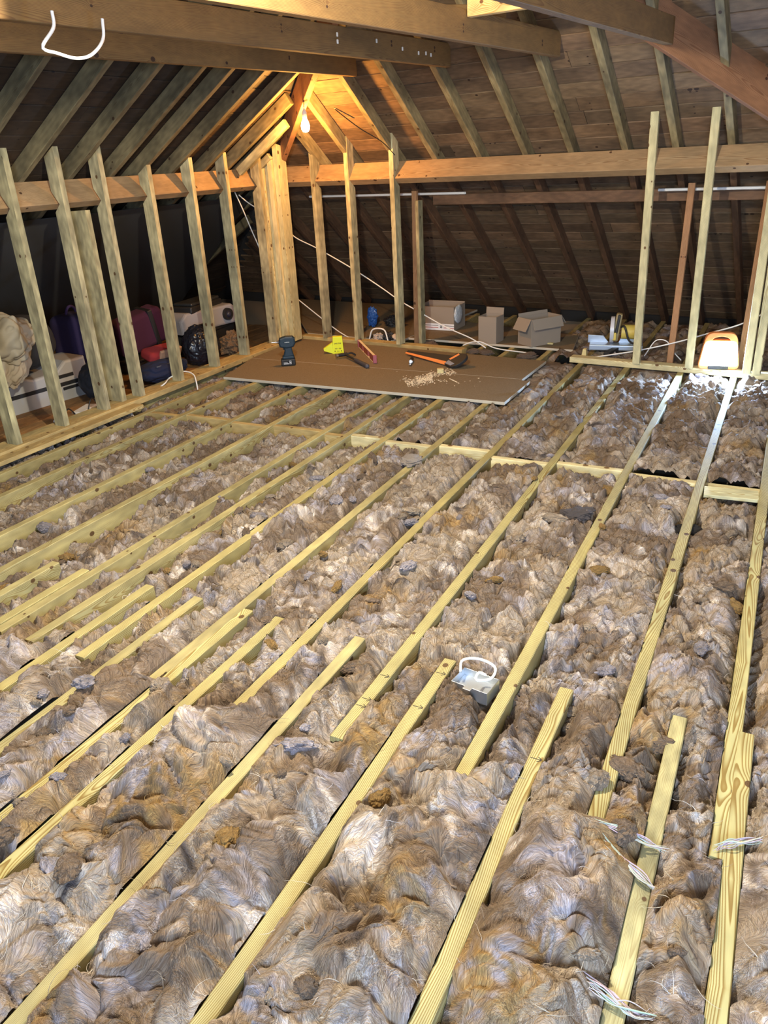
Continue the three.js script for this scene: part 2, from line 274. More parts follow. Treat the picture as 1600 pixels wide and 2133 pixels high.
// Ceiling ties, running from the back slope towards the camera over the room
const ties = [[1.5, 0.80, 4.6], [2.31, 0.80, 5.2], [3.12, 0.78, 4.42], [3.87, 0.75, 4.0]].map(([u, n0, n1], i) => {
  const A = back(u - 0.025, n0 - 0.05, 2.262 - i * 0.012), B = back(u - 0.025, n1, 2.212 - i * 0.012);
  return tag(timber('ceiling_tie', A, B, 0.05, 0.147, M.tie, { tint: 1 }), ['long ceiling tie farthest left, ending at the top of the left hip', 'long ceiling tie second from left, with white cable looped over it', 'long ceiling tie third from left, pale blocking on its right side', 'long dark ceiling tie farthest right, beside the reddish diagonal'][i], 'ceiling tie', 'ceiling ties across the top');
});
{ const n = 2.02; tag(timber('blocking', back(3.125, 2.10, 2.33), back(3.815, 2.10, 2.33), 0.05, 0.2, M.blocking), 'pale rough blocking fixed between the two right ceiling ties', 'blocking'); }
tag(timber('blocking', back(2.34, 2.1, 2.37), back(3.06, 1.5, 2.36), 0.05, 0.1, M.tie, { tint: 0.8 }), 'brown offcut lying across the two middle ceiling ties', 'blocking');
{ const A = back(4.52, 1.15, 2.02); tag(timber('hanger', A, A.clone().add(V(0, 0.55, 0)), 0.05, 0.09, M.stud, { up: V(0, 0, -1) }), 'short pale hanger standing on the reddish diagonal at top right', 'hanger'); }

// ---------------------------------------------------------------- sills, studs, loose planks
const WORD = ['first', 'second', 'third', 'fourth', 'fifth', 'sixth', 'seventh', 'eighth', 'ninth', 'tenth', 'eleventh', 'twelfth', 'thirteenth', 'fourteenth'];
tag(timber('sill_plate', V(-4.525, 0, -6.62), V(-4.525, 0, -0.6), 0.19, 0.045, M.sill), 'broad sawn sill plate under the left row of studs', 'sill plate');
tag(timber('sill_plate', V(-4.374, 0, -4.28), V(-4.374, 0, -0.6), 0.10, 0.03, M.sill), 'lower plank laid inside the left sill plate, its cut end by the cross noggings', 'plank');
tag(timber('sill_plate', back(0.22, 0.05, 0), back(2.06, 0.05, 0), 0.10, 0.05, M.sill), 'back sill plate behind the chipboard, under the three paired studs', 'sill plate');
tag(timber('sill_plate', back(3.05, -0.04, 0.001), back(5.3, -0.04, 0.001), 0.095, 0.047, M.studNew), 'pale back sill plate on the right, carrying the glowing work lamp', 'sill plate');
const X = V(1, 0, 0), Z = V(0, 0, 1);
// A stud with the purlin's nose let into its outer edge. a runs inwards (0 = outer face), b up
function stud(name, base, inward, along, depth, width, top, noseY, label, category, group, mat = M.stud, bevel = 0.06, notch = 0.055) {
  const poly = noseY ? [[0, 0], [depth, 0], [depth, top], [0, top - bevel], [0, noseY + notch * 1.5], [notch, noseY], [0, noseY - notch * 0.95]] : [[0, 0], [depth, 0], [depth, top], [0, top - bevel]];
  const k = 0.88 + 0.24 * tone(), g = paint(slab(poly, inward, UP, along, 0, width), k * (0.98 + 0.06 * tone()), k, k * (0.94 + 0.1 * tone()));
  const m = mesh(name, g, mat); m.position.copy(base); return tag(m, label, category, group);
}
[[-3.26, 1.83], [-3.67, 1.85], [-4.075, 1.855], [-4.455, 1.865], [-4.935, 1.72], [-5.43, 1.76], [-5.89, 1.79], [-6.395, 1.82]].forEach(([z, top], i) => {
  stud('wall_stud', V(-4.552, 0.045, z), X, Z, 0.095, 0.045, top - 0.045, 1.50 - 0.045, `green-grey notched stud on the left sill, ${['cut by the left frame edge', 'just right of the white appliance', 'just left of the broad plank', 'just behind the broad plank', 'white cable at its foot', 'by the dark roll', 'next to last before the corner', 'last before the corner bundle'][i]}`, 'wall stud', 'studs of the left row');
});
stud('loose_plank', V(-4.66, 0.046, -4.29), X, Z, 0.16, 0.045, 1.40, 0, 'broad new plank standing on the left sill, shorter than the studs', 'plank', undefined, M.stud, 0.005);
for (let i = 0; i < 5; i++) stud('loose_plank', V(-4.588 + i * 0.052, 0.046, -6.62 + [0, 0.018, -0.014, 0.024, -0.004][i]), Z, X, 0.145, 0.047, [1.66, 1.68, 1.66, 1.70, 1.80][i], 0, `pale plank in the upright bundle at the corner, ${['leftmost', 'second from left', 'middle', 'second from right', 'rightmost and tallest'][i]} of five`, 'plank', 'upright planks bundled in the corner', M.studNew, 0.03);
[[0.515, 1.905, 'just right of the corner bundle, under the bulb'], [0.905, 1.915, 'middle of three, behind the yellow box'], [1.385, 1.92, 'rightmost of three, left of the white-taped box']].forEach(([u, top, w]) => {
  const b = back(u - 0.0225, 0.02, 0.05); stud('wall_stud', b, N, U, 0.095, 0.045, top - 0.05, 1.515 - 0.05, `pale notched stud on the back sill, ${w}`, 'wall stud', 'notched studs of the back row', M.stud, 0.05, 0.075);
});
[[3.62, 'left of the red-brown hanger', 1.9], [4.035, 'just left of the glowing work lamp', 1.9], [4.46, 'left of the touching pair', 1.9], [4.53, 'right of the touching pair', 1.9]].forEach(([u, w, top]) => {
  const A = back(u, -0.005, 0.048), B = back(u, -0.005 + 0.115 * 0 + 0.1, top); const m = timber('wall_stud', A, B, 0.058, 0.04, M.studNew, { up: N, warm: -0.03 }); tag(m, `bare mint-pale stud on the right back sill, ${w}`, 'wall stud', 'bare studs of the right back row');
});
[[0.66, -0.32, 0.02, 'behind the middle paired stud'], [1.47, -0.12, 0.02, 'beside the rightmost paired stud'], [3.84, -0.22, -0.02, 'between the two pale right studs'], [4.38, -0.22, -0.02, 'right of the work lamp near the frame edge']].forEach(([u, n, y, w]) => {
  tag(timber('hanger', back(u, n, y), back(u + 0.02, n, 1.40), 0.05, 0.035, M.hanger, { up: N }), `red-brown vertical hanger below the back purlin, ${w}`, 'hanger', 'red-brown hangers under the back purlin');
});
tag(timber('hanger', back(1.53, -0.14, 0.02), back(1.53, -0.14, 1.32), 0.035, 0.08, M.stud, { up: N, tint: 0.7 }), 'grey batten standing right beside a red-brown hanger and paired stud', 'batten');

// ---------------------------------------------------------------- joists and noggings
const farX = [-4.53, -4.23, -3.91, -3.46, -3.12, -2.675, -2.49, -2.21, -1.845, -1.465, -1.072, -0.645, -0.248, 0.068];
const nearX = [-2.925, -2.73, -2.335, -2.06, -1.797, -1.64, -1.268, -0.892, -0.462, -0.094, 0.102, 0.5];
const JW = 0.047, JD = 0.17, FAR = [-8.5, -1.62], NEAR = [-2.15, 0.9], joists = [];
farX.forEach((x, i) => {
  const z1 = i < 5 ? -1.0 + 0 * i : FAR[1], end = i < 5 ? -0.4 : z1; joists.push([x, FAR[0], end]);
  const m = timber('floor_joist', V(x, 0, FAR[0]), V(x, 0, end), JW, JD, i < 6 ? M.joistB : i > 9 ? M.joist : i % 2 ? M.joist : M.joistB, { b0: -JD, tint: 1, warm: i > 9 ? -0.02 : 0.02 });
  tag(m, i === 0 ? 'joist hidden under the left sill plate' : i === 13 ? 'far floor joist at the right frame edge, its end against a near joist' : `long far floor joist, ${WORD[i - 1]} in from the left sill`, 'joist', 'floor joists of the far run');
});
nearX.forEach((x, i) => {
  joists.push([x, NEAR[0], NEAR[1]]);
  const m = timber('floor_joist', V(x, 0.001, NEAR[0]), V(x, 0.001, NEAR[1]), JW, JD, i === 9 ? M.joistGrey : i % 3 ? M.joist : M.joistB, { b0: -JD });
  tag(m, i === 11 ? 'near floor joist beyond the right frame edge' : `near floor joist, ${['first', 'second', 'third', 'fourth', 'fifth', 'sixth', 'seventh', 'eighth', 'ninth', 'greenish, tenth', 'eleventh'][i]} from the left, overlapping the far run`, 'joist', 'floor joists of the near run');
});
for (let i = 1; i < farX.length - 1; i++) {
  const a = farX[i] + JW / 2, b = farX[i + 1] - JW / 2; if (b - a < 0.05) continue;
  const z = -4.26 + (i % 2 ? 0.02 : -0.02) + (i > 8 ? 0.05 : 0);
  tag(timber('nogging', V(a, 0, z), V(b, 0, z), 0.045, 0.13, i > 5 ? M.studNew : M.sill, { b0: -0.137 - (i === 12 ? 0.02 : 0) }), `cross nogging in the ${WORD[i]} gap from the left sill`, 'nogging', 'noggings crossing the far joists');
}
tag(timber('nogging', V(-0.22, -0.022, -4.08), V(0.042, -0.022, -4.10), 0.12, 0.02, M.studNew, { warm: -0.1, tint: 1.1 }), 'pale mint offcut lying flat by the nogging at the right edge', 'offcut');

// carpenter's arrows pencilled across a few joist tops
const ink = std({ color: rgb(0.03, 0.025, 0.02), roughness: 0.9 });
for (const [i, near, z] of [[10, 0, -1.97], [10, 0, -1.83], [10, 0, -1.79], [8, 1, -1.86], [8, 1, -2.06], [9, 1, -1.78]]) {
  const j = scene.getObjectByName((near ? 'floor_joist_' + String(14 + i - 1).padStart(3, '0') : 'floor_joist_' + String(i).padStart(3, '0'))); if (!j) continue;
  const at = V(near ? nearX[i - 1] : farX[i], near ? 0.001 : 0, z), bits = [[0, 0, 0.034, 0.0025, 0], [0.012, 0.006, 0.016, 0.0025, 0.6], [0.012, -0.006, 0.016, 0.0025, -0.6]].map(([x, dz, l, w, t]) => { const g = new THREE.BoxGeometry(l, 0.0006, w); g.rotateY(t); g.translate(x, 0.0004, dz); return g; });
  const m = mesh('pencil_arrow', mergeGeometries(bits), ink, j); m.position.copy(at).sub(j.position);
}

// ---------------------------------------------------------------- mineral wool between the joists
const bumps = [ // x, z, radius, height: mounds and hollows
  [-0.68, -1.33, 0.16, 0.065], [-0.75, -1.09, 0.06, -0.13], [-0.78, -1.48, 0.07, -0.09], [-0.32, -1.43, 0.15, 0.07], [-0.26, -1.2, 0.13, 0.055], [-1.03, -1.5, 0.06, -0.09], [-1.05, -1.31, 0.14, 0.035], [-1.46, -1.4, 0.12, 0.05], [-1.04, -1.02, 0.14, 0.03],
  [-0.68, -0.97, 0.12, 0.05], [-0.76, -1.88, 0.06, 0.04], [-0.755, -2.07, 0.085, -0.07], [-0.12, -2.39, 0.10, 0.045], [-0.24, -3.69, 0.06, -0.07], [-2.52, -1.55, 0.12, 0.04], [-2.1, -2.9, 0.16, 0.06], [-2.3, -3.6, 0.15, 0.05], [0.18, -1.78, 0.10, 0.05], [-1.92, -1.75, 0.06, 0.03], [-0.09, -4.06, 0.12, -0.07], [-1.36, -0.96, 0.15, 0.03], [-1.3, -1.75, 0.08, 0.02], [-3.68, -3.4, 0.22, 0.02], [-3.3, -2.9, 0.2, 0.02], [-2.9, -3.3, 0.25, 0.02], [-4.05, -3.7, 0.1, 0.03],
];
const edgeDistance = (x, z) => { let d = 1; for (const [jx, z0, z1] of joists) if (z > z0 - 0.05 && z < z1 + 0.05) { const dx = Math.abs(x - jx) - JW / 2, dz = Math.max(z0 - z, z - z1), q = Math.max(dx, dz); if (q < d) d = q; } return d; };
const woolTones = [[0.34, 0.275, 0.21], [0.64, 0.585, 0.49], [0.56, 0.39, 0.14], [0.64, 0.67, 0.82], [1.15, 1.16, 1.16], [0.11, 0.11, 0.14]];  // lavender and near-white entries put cool highlights into the fibre colour
const P3 = [0, 0, 0], C3 = [0, 0, 0], T2 = [0, 0];
// folds running one of three ways, blended by a slow field, so that they curl without a common centre
function fold(x, z, f, seed, w0, w1, w2) {
  const a = Math.abs(noise(x * f * 0.55 + seed, z * f * 1.1)), b = Math.abs(noise((0.5 * x + 0.87 * z) * f * 0.55 + seed + 17, (-0.87 * x + 0.5 * z) * f * 1.1)), c = Math.abs(noise((-0.5 * x + 0.87 * z) * f * 0.55 + seed + 31, (-0.87 * x - 0.5 * z) * f * 1.1));
  return (a * w0 + b * w1 + c * w2) * 1.9;
}
function streak(x, z, f, seed, w0, w1, w2) {
  const g = f * 0.3; return noise(x * f + seed, z * g) * w0 + noise((0.5 * x + 0.87 * z) * f + seed + 17, (-0.87 * x + 0.5 * z) * g) * w1 + noise((-0.5 * x + 0.87 * z) * f + seed + 31, (-0.87 * x - 0.5 * z) * g) * w2;
}
function woolPoint(x, z, x0, x1, z0, z1, cover, e0 = 0.01, e1 = 0.01) {
  const near = smooth(-1.95, -1.35, z);
  const g0 = noise(x * 3.1 + 5, z * 2.6), g1 = noise(x * 3.1 + 45, z * 2.6 + 9); let w0 = smooth(-0.25, 0.25, g0), w1 = (1 - w0) * smooth(-0.25, 0.25, g1), w2 = 1 - w0 - w1;
  const wx = 0.048 * noise(x * 5.3 + 1.7, z * 5.3) + 0.022 * noise(x * 14, z * 14 + 4.4), wz = 0.048 * noise(x * 5.3 + 51, z * 5.3 + 8) + 0.022 * noise(x * 14 + 9, z * 14 + 24);
  const qx = x + wx, qz = z + wz, ex = qx + 0.007 * noise(x * 38, z * 38), ez = qz + 0.007 * noise(x * 38 + 9, z * 38 + 7);
  const two = (F) => mix(near < 1 ? F(1.05) : 0, near > 0 ? F(0.64) : 0, near);
  const pill = two((f) => Math.pow(Math.abs(noise(qx * 7 * f + 40, qz * 5.5 * f)) * 1.8, 0.7)), b2 = two((f) => Math.pow(fold(qx, qz, 16 * f, 11, w0, w1, w2), 0.75)), b3 = two((f) => Math.pow(fold(ex, ez, 40 * f, 71, w1, w2, w0), 0.8)), b4 = fold(ex, ez, 95, 131, w0, w1, w2);
  let base = mix(-0.100, -0.056, smooth(-3.3, -1.5, x)) + 0.032 * smooth(-2.3, -1.5, z) + 0.012 * smooth(-1.5, -0.6, x) * smooth(-3.6, -4.6, z);
  for (const [bx, bz, r, h] of bumps) { const d2 = ((x - bx) ** 2 + (z - bz) ** 2) / (r * r); if (d2 < 5) base += h * Math.exp(-d2); }
  let h = base + 0.045 * noise(x * 2.4 + 20, z * 2.0) + 0.060 * mix(0.8, 1.4, near) * pill + 0.052 * mix(0.86, 1.1, near) * b2 + 0.027 * mix(1, 0.75, near) * b3 + mix(0.010, 0.006, near) * b4;
  const d = Math.min(edgeDistance(x, z), z - z0 + e0, z1 - z + e1), flush = noise(x * 3 + 70, z * 4.5);
  h -= (1 - smooth(0, 0.075, d)) * mix(0.010, 0.066, smooth(-0.15, 0.35, flush + 0.10));
  const k = smooth(0.0, 0.05, d), lean = smooth(0.015, 0.10, d) * (0.4 + 0.4 * near);
  let px = x + k * (0.022 * noise(qx * 12 + 31, qz * 12) + 0.008 * noise(qx * 31, qz * 31 + 6)) + lean * 0.035 * b2 * g0 * 2, pz = z + k * (0.022 * noise(qx * 12 + 77, qz * 12 + 3) + 0.008 * noise(qx * 31 + 8, qz * 31)) + lean * 0.035 * b2 * g1 * 2;
  if (d < -0.001) h = Math.min(h, -0.06); else h = Math.min(h, 0.010 + 1.15 * Math.max(0, d) + 0.02 * flush);
  if (cover) h = Math.min(h, cover(x, z));
  const lim = h > 0.004 ? 0.03 : -0.002; px = clamp(px, x0 - lim, x1 + lim);
  P3[0] = px; P3[1] = Math.max(h, -0.165); P3[2] = clamp(pz, z0 - (e0 > 0.5 ? 0.03 : 0), z1 + (e1 > 0.5 ? 0.03 : 0));
  // colour: streaks and patches of clean, dusty, resin-brown and sooty fibre; lavender and white tones also paint in cool highlights
  const s1 = streak(ex, ez, 22, 3, w0, w1, w2), s2 = streak(ex, ez, 34, 57, w1, w2, w0), s3 = streak(ex, ez, 60, 91, w0, w2, w1);
  const c0 = noise(qx * 3.3 + 9, qz * 2.8) + 0.7 * s1, c1 = noise(qx * 2.6 + 60, qz * 2.4 + 11) + 0.7 * s2, c2 = noise(qx * 5 + 31, qz * 4.4 + 90) + 0.7 * s3 - 0.3 * s1, c3 = noise(qx * 7 + 100, qz * 6 + 33) + 0.9 * s2 - 0.3 * s3, c4 = noise(qx * 9 + 15, qz * 8 + 70) + 0.8 * s1 - 0.4 * s2;
  const lit = [0.36 + c0, 0.32 - c0, 0.09 + 0.15 * near + c1, 0.16 + 0.06 * near + c2, 0.10 + c3, -0.05 + c4]; let sum = 0; C3[0] = C3[1] = C3[2] = 0;
  for (let i = 0; i < 6; i++) { const w = Math.exp(9 * lit[i]); sum += w; for (let c = 0; c < 3; c++) C3[c] += w * woolTones[i][c]; }
  for (let c = 0; c < 3; c++) C3[c] /= sum;
  T2[0] = x + 0.10 * noise(x * 3.7 + 3, z * 3.7) + 0.022 * noise(x * 15, z * 15 + 2); T2[1] = z + 0.10 * noise(x * 3.7 + 43, z * 3.7 + 21) + 0.022 * noise(x * 15 + 30, z * 15 + 12);
}
function woolSheet(x0, x1, z0, z1, scale, cover, e0, e1) {
  const step = (z) => scale * Math.max(0.0036, 0.0019 * Math.hypot(z, 1.6)), rows = []; let z = z0; while (z < z1) { rows.push(z); z += step(z); } rows.push(z1);
  const nx = Math.max(6, Math.round((x1 - x0) / step((z0 * 0.45 + z1 * 0.55)))), cols = nx + 1, n = cols * rows.length;
  const pos = new Float32Array(n * 3), col = new Float32Array(n * 3), uv = new Float32Array(n * 2), idx = new Uint32Array(nx * (rows.length - 1) * 6);
  let q = 0; for (let j = 0; j < rows.length; j++) for (let i = 0; i <= nx; i++) { woolPoint(mix(x0, x1, i / nx), rows[j], x0, x1, z0, z1, cover, e0, e1); pos.set(P3, q * 3); col.set(C3, q * 3); uv.set(T2, q * 2); q++; }
  q = 0; for (let j = 0; j < rows.length - 1; j++) for (let i = 0; i < nx; i++) { const a = j * cols + i, b = a + 1, c = a + cols, d = c + 1; idx[q++] = a; idx[q++] = c; idx[q++] = b; idx[q++] = b; idx[q++] = c; idx[q++] = d; }
  const g = new THREE.BufferGeometry(); g.setAttribute('position', new THREE.BufferAttribute(pos, 3)); g.setAttribute('color', new THREE.BufferAttribute(col, 3)); g.setAttribute('uv', new THREE.BufferAttribute(uv, 2)); g.setIndex(new THREE.BufferAttribute(idx, 1)); g.computeVertexNormals(); return g;
}
// Loose fibres standing off a batt, and rolled tufts lying on it
const fr = rng(404);
function fibres(sheet, count, longest) {
  const P = sheet.attributes.position, Cc = sheet.attributes.color, pos = [], col = [], idx = [];
  for (let k = 0; k < count; k++) {
    const v = Math.floor(fr() * P.count); if (P.getY(v) < -0.11) continue;
    const S = 9, L = longest * (0.25 + 0.75 * fr() * fr()), r0 = 0.0005 + 0.0009 * fr(); let x = P.getX(v), y = P.getY(v) - 0.002, z = P.getZ(v), a = fr() * 6.28, e = 0.25 + fr() * 0.9; const turn = (fr() - 0.5) * 1.1, fall = 0.10 + 0.22 * fr();
    const br = 0.55 + 0.3 * fr(), c = [Math.min(0.8, Cc.getX(v) * br), Math.min(0.8, Cc.getY(v) * br), Math.min(0.8, Cc.getZ(v) * br)], b0 = pos.length / 3;
    for (let i = 0; i <= S; i++) {
      const r = r0 * (1 - 0.8 * i / S), sx = Math.sin(a), sz = -Math.cos(a);
      for (let m = 0; m < 3; m++) { const t = m * 2.094; pos.push(x + sx * Math.cos(t) * r, y + Math.sin(t) * r, z + sz * Math.cos(t) * r); col.push(...c); }
      x += Math.cos(a) * Math.cos(e) * L / S; z += Math.sin(a) * Math.cos(e) * L / S; y += Math.sin(e) * L / S; a += turn * 0.45 + (fr() - 0.5) * 0.5; e -= fall; if (y < P.getY(v)) { y = P.getY(v); e = Math.max(e, 0.05); }
      if (i < S) for (let m = 0; m < 3; m++) { const n = (m + 1) % 3, A = b0 + i * 3 + m, B = b0 + i * 3 + n; idx.push(A, B, A + 3, B, B + 3, A + 3); }
    }
  }
  const g = new THREE.BufferGeometry(); g.setAttribute('position', new THREE.Float32BufferAttribute(pos, 3)); g.setAttribute('color', new THREE.Float32BufferAttribute(col, 3)); g.setIndex(idx); g.computeVertexNormals(); return g;
}
const tuftShapes = [0, 1, 2, 3, 4, 5].map((i) => blob(1, 0.62, 1.25, 24, 0.30, 1.5, 3.7 * i, 0.6));
function tufts(sheet, count, size, z0, z1) {
  const P = sheet.attributes.position, list = [], m = new THREE.Matrix4(), q = new THREE.Quaternion();
  for (let k = 0, guard = 0; k < count && guard < count * 30; guard++) {
    const v = Math.floor(fr() * P.count), z = P.getZ(v), y = P.getY(v); if (y < -0.10 || z < z0 + 0.05 || z > z1 - 0.05) continue; k++;
    const s = size * (0.45 + 0.8 * fr() * fr()), t = woolTones[[3, 1, 1, 0, 3, 0, 2][Math.floor(fr() * 7)]], g = tuftShapes[Math.floor(fr() * 6)].clone();
    q.setFromEuler(new THREE.Euler((fr() - 0.5) * 0.8, fr() * 6.28, (fr() - 0.5) * 0.8)); m.compose(V(P.getX(v), y + s * 0.12, z), q, V(s * (0.6 + 0.5 * fr()), s, s * (0.8 + 0.7 * fr()))); g.applyMatrix4(m);
    const b = 0.85 + 0.3 * fr(); paint(g, t[0] * b, t[1] * b, t[2] * b); const uv = g.attributes.uv; for (let i = 0; i < uv.count; i++) uv.setXY(i, uv.getX(i) * s * 1.2 + k, uv.getY(i) * s * 1.2);
    list.push(g);
  }
  return list.length ? mergeGeometries(list) : null;
}
function batt(x0, x1, z0, z1, scale, label, nf, longest, nt, size, cover, e0, e1) {
  const root = group('insulation_batt', (x0 + x1) / 2, 0, (z0 + z1) / 2), sheet = woolSheet(x0, x1, z0, z1, scale, cover, e0, e1), c = root.position;
  const f = nf ? fibres(sheet, nf, longest) : null, t = nt ? tufts(sheet, nt, size, z0, z1) : null;
  for (const g of [sheet, f, t]) if (g) g.translate(-c.x, 0, -c.z);
  mesh('wool_mat', sheet, M.wool, root);
  if (t) { const m = mesh('loose_tufts', t, M.wool, root); m.userData.kind = 'stuff'; }
  if (f) { const m = mesh('loose_fibres', f, M.fibre, root); m.userData.kind = 'stuff'; }
  return tag(root, label, 'insulation', 'mineral wool between the joists');
}
const under = (x, z) => (z < -5.12 && x < -1.62 ? -0.012 : z < -6.38 ? -0.012 : 0.2);
for (let i = 1; i < farX.length; i++) {
  const a = farX[i - 1] + JW / 2 + (i === 1 ? 0.0 : 0), b = farX[i] - JW / 2; if (b - a < 0.06) continue;
  const name = i === 1 ? 'the narrow gap beside the left sill' : `the ${WORD[i - 1]} gap from the left sill`;
  batt(a, b, -6.62, -4.31 + (i > 9 ? 0.06 : 0), 1, `matted wool in ${name}, beyond the cross noggings`, i > 6 ? 60 : 30, 0.06, i > 5 ? 5 : 3, 0.035, under);
  batt(a, b, -4.20 + (i > 9 ? 0.04 : 0), i < 5 ? -0.9 : -1.88, 1, `matted wool in ${name}, nearer than the noggings`, 90, 0.07, 12, 0.034, null, 0.01, 1);
}
batt(farX[13] + JW / 2, 0.62, -6.62, -4.2, 1.2, 'brown mineral wool at the right frame edge, beyond the noggings', 20, 0.06, 2, 0.035, under);
batt(farX[13] + JW / 2, 0.62, -4.2, -1.88, 1, 'brown mineral wool at the right frame edge, nearer than the noggings', 120, 0.07, 10, 0.034, null, 0.01, 1);
for (let i = 1; i < nearX.length; i++) {
  const a = nearX[i - 1] + JW / 2, b = nearX[i] - JW / 2; if (b - a < 0.05) continue;
  batt(a, b, -1.915, i < 4 ? -0.9 : -0.25, 1, `fluffy brown wool in the near gap, ${i === 11 ? 'at the right frame edge' : WORD[i - 1] + ' from the left'}`, 130, 0.09, 6, 0.036, null, 1, 1);
}
for (const [i, w] of [[8, 'behind the open box'], [9, 'left of the mitre saw'], [10, 'behind the mitre saw'], [11, 'behind the pale right stud'], [12, 'behind the work lamp']]) batt(farX[i] + JW / 2, farX[i + 1] - JW / 2, -8.4, -6.72, 1.6, `dark mineral wool beyond the back sill, ${w}`, 10, 0.06, 6, 0.05);

// ---------------------------------------------------------------- lamps
{ const p = LIGHT.hipBulb.at, r = group('pendant_bulb', ...p); tag(r, 'bare glowing bulb hanging from the left hip rafter', 'light bulb');
  const glow = std({ color: rgb(1, 0.8, 0.5), emissive: rgb(1, 0.78, 0.42), emissiveIntensity: 16 });
  mesh('glass_bulb', new THREE.LatheGeometry([[0.0, -0.075], [0.022, -0.07], [0.034, -0.05], [0.036, -0.025], [0.03, 0.0], [0.018, 0.025], [0.015, 0.035]].map(([x, y]) => new THREE.Vector2(x, y)), 24), glow, r);
  const h = mesh('lamp_holder', new THREE.LatheGeometry([[0.016, 0.03], [0.02, 0.035], [0.02, 0.07], [0.014, 0.085], [0.006, 0.1], [0.002, 0.105]].map(([x, y]) => new THREE.Vector2(x, y)), 20), M.white, r);
  tube([[0, 0.1, 0], [0.004, 0.16, 0], [-0.004, 0.25, -0.01]], 0.0035, M.blackCable, 'flex', r);
  const l = new THREE.PointLight(rgb(...LIGHT.hipBulb.color), LIGHT.hipBulb.power, 0, 2); l.position.set(p[0], p[1] - 0.03, p[2]); l.castShadow = true; l.shadow.radius = 1.6; l.name = 'bulb_light'; scene.add(l); }
{ const p = LIGHT.nearBulb.at, r = group('pendant_bulb', ...p); tag(r, 'bare glowing bulb between the ceiling ties, above the picture', 'light bulb');
  const glow = std({ color: rgb(1, 0.9, 0.7), emissive: rgb(1, 0.85, 0.6), emissiveIntensity: 6 });
  mesh('glass_bulb', new THREE.LatheGeometry([[0.0, -0.075], [0.022, -0.07], [0.034, -0.05], [0.036, -0.025], [0.03, 0.0], [0.018, 0.025], [0.015, 0.035]].map(([x, y]) => new THREE.Vector2(x, y)), 24), glow, r);
  mesh('lamp_holder', new THREE.LatheGeometry([[0.016, 0.03], [0.02, 0.035], [0.02, 0.07], [0.014, 0.085], [0.006, 0.1], [0.002, 0.105]].map(([x, y]) => new THREE.Vector2(x, y)), 20), M.white, r);
  tube([[0, 0.1, 0], [0.004, 0.3, 0], [0, 0.95, 0]], 0.0035, M.whiteCable, 'flex', r);
  const l = new THREE.PointLight(rgb(...LIGHT.nearBulb.color), LIGHT.nearBulb.power, 0, 2); l.position.set(p[0], p[1] - 0.03, p[2]); l.castShadow = true; l.shadow.radius = 1.8; l.name = 'bulb_light'; scene.add(l); }
{ const at = back(4.24, -0.035, 0.048), r = group('work_lamp', at.x, at.y, at.z, 0.16); tag(r, 'glowing white battery work lamp with orange handle frame on the right back sill', 'work lamp');
  const trap = (w0, w1, y0, y1, rad) => { const s = new THREE.Shape(); s.moveTo(-w0 + rad, y0); s.lineTo(w0 - rad, y0); s.quadraticCurveTo(w0, y0, w0, y0 + rad); s.lineTo(w1, y1 - rad * 1.6); s.quadraticCurveTo(w1 - 0.01, y1, w1 - rad * 1.8, y1 + 0.004); s.lineTo(-w1 + rad * 1.8, y1 + 0.004); s.quadraticCurveTo(-w1 + 0.01, y1, -w1, y1 - rad * 1.6); s.lineTo(-w0, y0 + rad); s.quadraticCurveTo(-w0, y0, -w0 + rad, y0); return s; };
  const body = trap(0.142, 0.112, 0.004, 0.272, 0.03), hole = new THREE.Path(); hole.moveTo(-0.072, 0.222); hole.quadraticCurveTo(-0.06, 0.256, 0, 0.258); hole.quadraticCurveTo(0.06, 0.256, 0.072, 0.222); hole.lineTo(-0.072, 0.222); body.holes.push(hole);
  const arch = new THREE.Path(); arch.moveTo(-0.07, 0.0041); 
  const g = new THREE.ExtrudeGeometry(body, { depth: 0.05, bevelEnabled: true, bevelSize: 0.006, bevelThickness: 0.006, bevelSegments: 2, curveSegments: 10 }); g.translate(0, 0.004, -0.025); mesh('orange_frame', g, M.orange, r);
  const pg = new THREE.ExtrudeGeometry(trap(0.136, 0.119, 0.026, 0.214, 0.018), { depth: 0.006, bevelEnabled: false }); pg.translate(0, 0.004, 0.0315); mesh('glowing_panel', pg, std({ color: rgb(1, 1, 1), emissive: rgb(0.92, 0.97, 1), emissiveIntensity: 18 }), r);
  const foot = mesh('foot', rbox(0.15, 0.03, 0.075, 0.008), M.black, r); foot.position.set(0, 0.016, 0.0);
  const l = new THREE.RectAreaLight(rgb(...LIGHT.workLamp.color), LIGHT.workLamp.power, 0.23, 0.165); const p = V(0, 0.126, 0.052).applyAxisAngle(UP, 0.16).add(at); l.position.copy(p); l.lookAt(p.clone().add(V(Math.sin(0.16), 0.02, Math.cos(0.16)))); l.name = 'work_lamp_light'; scene.add(l); }

// ---------------------------------------------------------------- boards underfoot, beyond the stud rows
for (let i = 0; i < 11; i++) tag(timber('floor_board', V(-4.74 - i * 0.185, -0.062, -7.6 + i * 0.02), V(-4.74 - i * 0.185, -0.062, -1.0), 0.18, 0.02, M.floorBoard, { tint: 0.8 }), `dusty brown floor board behind the left studs, ${['nearest to the sill', 'second from the sill', 'third from the sill', 'fourth from the sill', 'fifth from the sill', 'sixth from the sill', 'seventh from the sill', 'eighth from the sill', 'ninth from the sill', 'tenth from the sill', 'farthest under the eaves'][i]}`, 'floor board', 'floor boards behind the left studs');
tag(mesh('roofing_membrane', deck([V(xL(-0.05), -0.05, -0.8), V(xL(-0.05), -0.05, -8.1), V(xL(1.40), 1.40, -6.95), V(xL(1.40), 1.40, -0.8)], nrmL, -0.012, -0.008), M.felt), 'black roofing membrane lining the left slope below the purlin', 'membrane');
